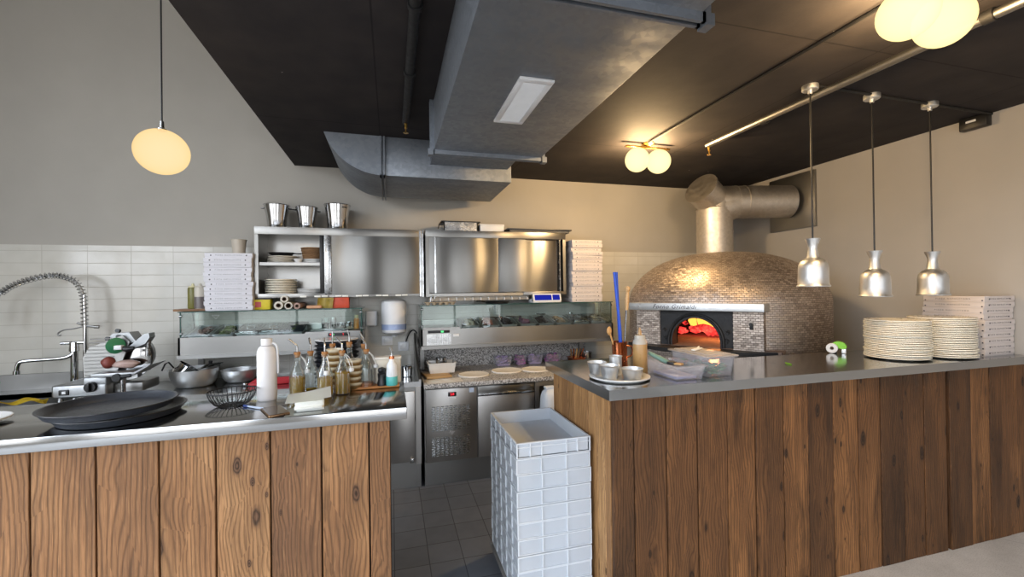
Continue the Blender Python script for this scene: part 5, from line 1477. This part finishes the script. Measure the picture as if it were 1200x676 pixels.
# two stacks of small bowls
glz = N('cream_glaze_brown_rim'); sz_ = glz.n('SeparateXYZ', {0: glz.coord()}).outputs[2]
glz.bsdf(Base_Color=glz.mix(glz.ramp(sz_, [(.022, 1.0), (.030, 0.0)]), hexl('d9cdb2'), glz.mix(glz.noise(glz.coord(), 60, 3), hexl('6a4a26'), hexl('8f7040'))), Roughness=.3)
def bowl_stack(n, x, y, z0, label, group, seed):
    rr = random.Random(seed); first = None
    for i in range(n):
        p = (x + rr.uniform(-.002, .002), y + rr.uniform(-.002, .002), z0 + .027*i)
        lb = '%s, %s' % (label, order(n-1-i, n))
        if first is None:
            first = tag(G().lathe([(0, 0), (.022, 0), (.024, .003), (.034, .018), (.038, .034), (.039, .037), (.036, .037), (.031, .018), (.020, .006), (0, .006)], seg=32).build('snack_bowl', glz.m, loc=p), lb, 'bowl', group)
        else: dup(first, p, rr.uniform(0, 6), lb)
bowl_stack(7, -.262, 2.20, ZT, 'small cream bowl in the left stack among the oil bottles', 'left stack of small bowls', 1)
bowl_stack(5, -.178, 2.21, ZT, 'small cream bowl in the right stack among the oil bottles', 'right stack of small bowls', 2)
bdw = plain_wood('orange_board', 'a8682f', 'c98a4a')
t = thing('serving_board', 'narrow orange wooden board at the right end of the left bar', 'board', (-.083, 2.235, ZT), R(2))
G().box((-.105, -.045, 0), (.115, .045, .012), .004).build('board', bdw, t)
ZB2 = ZT+.0125
t = thing('plastic_tub', 'cream plastic tub with a lid at the right end of the left bar', 'tub', (-.022, 2.265, ZB2))
G().box((-.058, -.032, 0), (.062, .022, .122), .008, seg=3).build('body', pm('cream_plastic', 'cfc6b4', .5), t)
G().box((-.062, -.035, .118), (.066, .025, .132), .004).build('lid', M['ceramic'], t)
t = thing('pepper_mill', 'short black pepper mill on the wooden board beside the chili bottle', 'pepper mill', (-.050, 2.205, ZB2))
G().lathe([(0, 0), (.021, 0), (.022, .012), (.017, .03), (.020, .055), (.014, .062), (0, .062)], seg=26).build('body', M['black'], t)
G().lathe([(0, .063), (.016, .063), (.019, .073), (.015, .083), (.005, .088), (0, .088)], seg=22).build('head', M['black'], t)
turq = pm('turquoise_plastic', '58b8b4', .35, var=.05)
t = thing('squeeze_bottle', 'white ribbed bottle with turquoise base and metal pourer on the wooden board', 'bottle', (-.003, 2.195, ZB2))
g = G().lathe([(0, .042), (.024, .042), (.0245, .09), (.021, .105), (.013, .115), (.012, .128), (0, .128)], seg=32)
for k in range(14): g.cyl((.0245*math.cos(brr(k, 14)), .0245*math.sin(brr(k, 14)), .044), (.0225*math.cos(brr(k, 14)), .0225*math.sin(brr(k, 14)), .098), .0016, .0012, 6)
g.build('body', M['white_plastic'], t)
G().lathe([(0, 0), (.0255, 0), (.027, .003), (.027, .040), (.0255, .043), (0, .043)], seg=32).build('base_sleeve', turq, t)
G().lathe([(0, .127), (.0135, .127), (.0125, .14), (0, .14)], seg=20).build('collar', M['copper'], t)
G().tube(sm([(0, 0, .138), (.002, 0, .155), (-.004, 0, .175), (-.008, 0, .185)], 4), .006, 8).build('pourer', M['satin'], t)

# ------------------------------------------------------------------ on the right bar
tag(G().lathe(plate_prof(.155, .014, foot=.84), seg=56).build('oval_plate', M['ceramic_white'], loc=(1.145, 2.045, ZT), rot=(0, 0, 0)), 'white plate under steel cups near the corner of the right bar', 'plate')
def cup(x, y, r, h, label, taper=.72, m='alu'):
    t = thing('steel_cup', label, 'cup', (x, y, ZT+.0073), 0, 'steel cups on the white plate')
    G().lathe([(0, 0), (r*taper*.96, 0), (r*taper, .003), (r*.97, h*.9), (r, h), (r+.002, h+.002), (r-.001, h+.002), (r*.95, h*.9), (r*taper-.003, .005), (0, .005)], seg=40).build('cup', M[m], t)
    return t
cup(1.055, 2.12, .050, .068, 'steel cup on the white plate, leftmost of four')
cup(1.060, 1.99, .050, .072, 'steel cup on the white plate, front one with smooth tapering side')
cup(1.155, 2.10, .034, .098, 'tall narrow steel cup at the back of the white plate', .95)
cup(1.176, 1.970, .055, .052, 'wide shallow steel cup on the white plate, rightmost of four', .8)
t = thing('sauce_bottle', 'squeeze bottle of tan sauce standing on the right bar', 'bottle', (1.332, 2.146, ZT))
G().lathe([(0, 0), (.036, 0), (.039, .004), (.039, .160), (.037, .168), (0, .168)], seg=36).build('body', tan, t)
G().lathe([(.0395, .158), (.036, .176), (.030, .184), (.029, .200), (.027, .205), (.012, .209), (0, .209)], seg=32).build('cap', pm('clear_cap', 'b9b4aa', .25, var=.05), t)
G().lathe([(0, .206), (.011, .206), (.007, .236), (.004, .248), (0, .248)], seg=18).build('nozzle', tan, t)
t = thing('copper_crock', 'copper utensil crock on the right bar behind the steel cups', 'crock', (1.318, 2.345, ZT))
G().lathe([(0, 0), (.045, 0), (.047, .004), (.043, .06), (.046, .145), (.048, .15), (.044, .15), (.040, .06), (.043, .006), (0, .006)], seg=36).build('pot', M['copper'], t)
G().tube(sm([(.045, 0, .12), (.08, 0, .115), (.085, 0, .07), (.045, 0, .05)], 5), .005, 8).build('handle', M['copper'], t)
bluem = pm('blue_plastic', '2c55c8', .4, var=.1)
t = thing('blue_tongs', 'long blue plastic tongs standing in the copper crock', 'tongs', (1.318, 2.345, ZT+.012))
for s in (-1, 1):
    G().tube(sm([(.012, s*.004, 0), (.002, s*.006, .2), (-.012+.006*s, s*.006, .40), (-.022+.009*s, s*.004, .555)], 5), .0085, 8).build('arm', bluem, t)
t = thing('wooden_handled_rod', 'thin metal rod with turned wooden handle standing in the copper crock', 'rod', (1.335, 2.335, ZT+.012))
G().tube([(0, 0, 0), (.027, 0, .33)], .005, 8).build('rod', M['satin'], t)
G().lathe([(0, 0), (.009, 0), (.010, .02), (.013, .06), (.011, .10), (.009, .108), (.015, .12), (.017, .13), (.012, .142), (0, .145)], seg=20, M=Matrix.Translation((.027, 0, .325)) @ Matrix.Rotation(R(4), 4, 'Y')).build('handle', plain_wood('turned_beech', 'b98c56', 'd9b482'), t)
t = thing('wooden_spoon', 'wooden spoon leaning to the left in the copper crock', 'spoon', (1.308, 2.345, ZT+.016))
G().tube(sm([(.005, 0, 0), (-.025, 0, .10), (-.052, 0, .18)], 4), .006, 8).ball((-.058, 0, .20), .02, (.8, .5, 1.3)).build('spoon', plain_wood('spoon_beech', 'c08a4c', 'd8aa6e'), t)
def lid_tub(x, y, w, l, h, lid, label):
    t = thing('food_tub', label, 'tub', (x, y, ZT), 0, 'clear food tubs on the right bar')
    open_tub(w, l, h, .0025, .88, .008).build('body', M['clear_plastic'], t)
    if lid:
        l_ = G().box((-w/2-.014, -l/2-.014, h), (w/2+.014, l/2+.014, h+.007), .003).box((-w/2+.012, -l/2+.012, h+.006), (w/2-.012, l/2-.012, h+.013), .003).build('lid', M['clear_lid'], t)
    return t
t = lid_tub(1.440, 1.99, .165, .27, .075, False, 'open clear plastic tub with a brush in it on the right bar')
G().box((-.06, -.10, .004), (.06, .10, .018), .004).build('contents', pm('blue_grey_packets', '8f95bd', .5, var=.2, scale=30), t)
t = thing('pastry_brush', 'pastry brush with green handle leaning in the open clear tub', 'brush', (1.445, 2.02, ZT+.05), R(-62))
G().tube([(-.13, 0, .055), (-.05, 0, .025), (-.02, 0, .015)], .012, 10, radii=[.011, .014, .011]).build('handle', pm('grey_green_handle', '6f8f80', .5), t)
G().box((-.02, -.018, .006), (.02, .018, .022), .003).build('ferrule', M['black_plastic'], t)
G().box((.018, -.016, .008), (.06, .016, .018), .003).build('bristles', plain_wood('bristle', 'a9814f', 'c9a46c'), t)
t = lid_tub(1.642, 2.03, .17, .30, .108, True, 'clear plastic tub of green leaves with a lid on the right bar')
g = G(); rr = random.Random(9)
for k in range(60): g.blob((rr.uniform(-.055, .055), rr.uniform(-.11, .11), rr.uniform(.015, .06)), .016, (1.4, 1.1, .5), k, .35, 1)
f_ = g.build('leaves', pm('basil_green', '4f8a5c', .55, var=.35, scale=70), t, smooth=60); f_['kind'] = 'stuff'
tag(G().box((-.05, -.012, 0), (.05, .012, .008), .003).tube([(.0, 0, .006), (.05, .01, .012)], .004, 6).build('garlic_crumbs', M['flour'], loc=(1.63, 2.05, ZT+.1225), rot=(0, 0, .5)), 'bits of white garlic skin on the lid of the clear tub', 'garlic', kind='stuff')
t = thing('tape_dispenser', 'small green and white tape dispenser beside the front plate stack on the right bar', 'tape dispenser', (2.985, 2.30, ZT), R(-58))
lime = pm('lime_green_plastic', '7fc832', .4, var=.08)
G().lathe([(.012, -.016), (.033, -.016), (.034, -.010), (.034, .010), (.033, .016), (.012, .016), (.012, -.016)], seg=32, M=Matrix.Translation((-.035, -.02, .036)) @ Matrix.Rotation(R(90), 4, 'X')).build('tape_roll', M['white_plastic'], t)
g = G()
pp = [(.075*math.cos(a_)*.6, .046+.036*math.sin(a_)) for a_ in [R(-10+190*k/16) for k in range(17)]]
g.prism(pp + [(-.02, .05), (.0, .035), (.03, .030)], -.012, .03, 'Y')
g.build('cover', lime, t)
G().box((.015, -.008, 0), (.042, .026, .036), .004).build('foot', M['alu'], t)
G().box((-.045, -.03, .0), (-.01, .01, .010), .003).build('foot', M['black_plastic'], t)
tag(G().grid(lambda u_, v_: Vector(((u_-.5)*.03*(1-.9*abs(2*v_-1)**2), (v_-.5)*.045, .002+.004*math.sin(PI*u_)+.004*v_)), 6, 8, .0008).build('basil_leaf', lime, loc=(2.29, 2.07, ZT)), 'single small green leaf lying on the right bar', 'leaf')

# ------------------------------------------------------------------ camera and picture settings
cam = bpy.data.cameras.new('camera'); co = bpy.data.objects.new('camera', cam); C.objects.link(co)
f_ = Vector((0.26752067, 0.96353811, 0.00519582)); r_ = Vector((0.96348886, -0.26743743, -0.01290094)); u_ = Vector((0.01104099, -0.00845739, 0.99990328))
co.matrix_world = Matrix(((r_.x, u_.x, -f_.x, 0), (r_.y, u_.y, -f_.y, 0), (r_.z, u_.z, -f_.z, 1.6), (0, 0, 0, 1)))
cam.sensor_width = 36; cam.lens = 508.785/1200*36; cam.clip_start = .05
sc = bpy.context.scene
sc.camera = co
sc.view_settings.view_transform = 'Standard'; sc.view_settings.look = 'None'
sc.view_settings.gamma = 1; sc.view_settings.exposure = EXPO; sc.view_settings.use_curve_mapping = False
cy = sc.cycles
cy.use_denoising = True
cy.max_bounces = 10; cy.diffuse_bounces = 5; cy.glossy_bounces = 4; cy.transmission_bounces = 6; cy.transparent_max_bounces = 20
cy.sample_clamp_indirect = 6.0
cy.caustics_reflective = False; cy.caustics_refractive = False
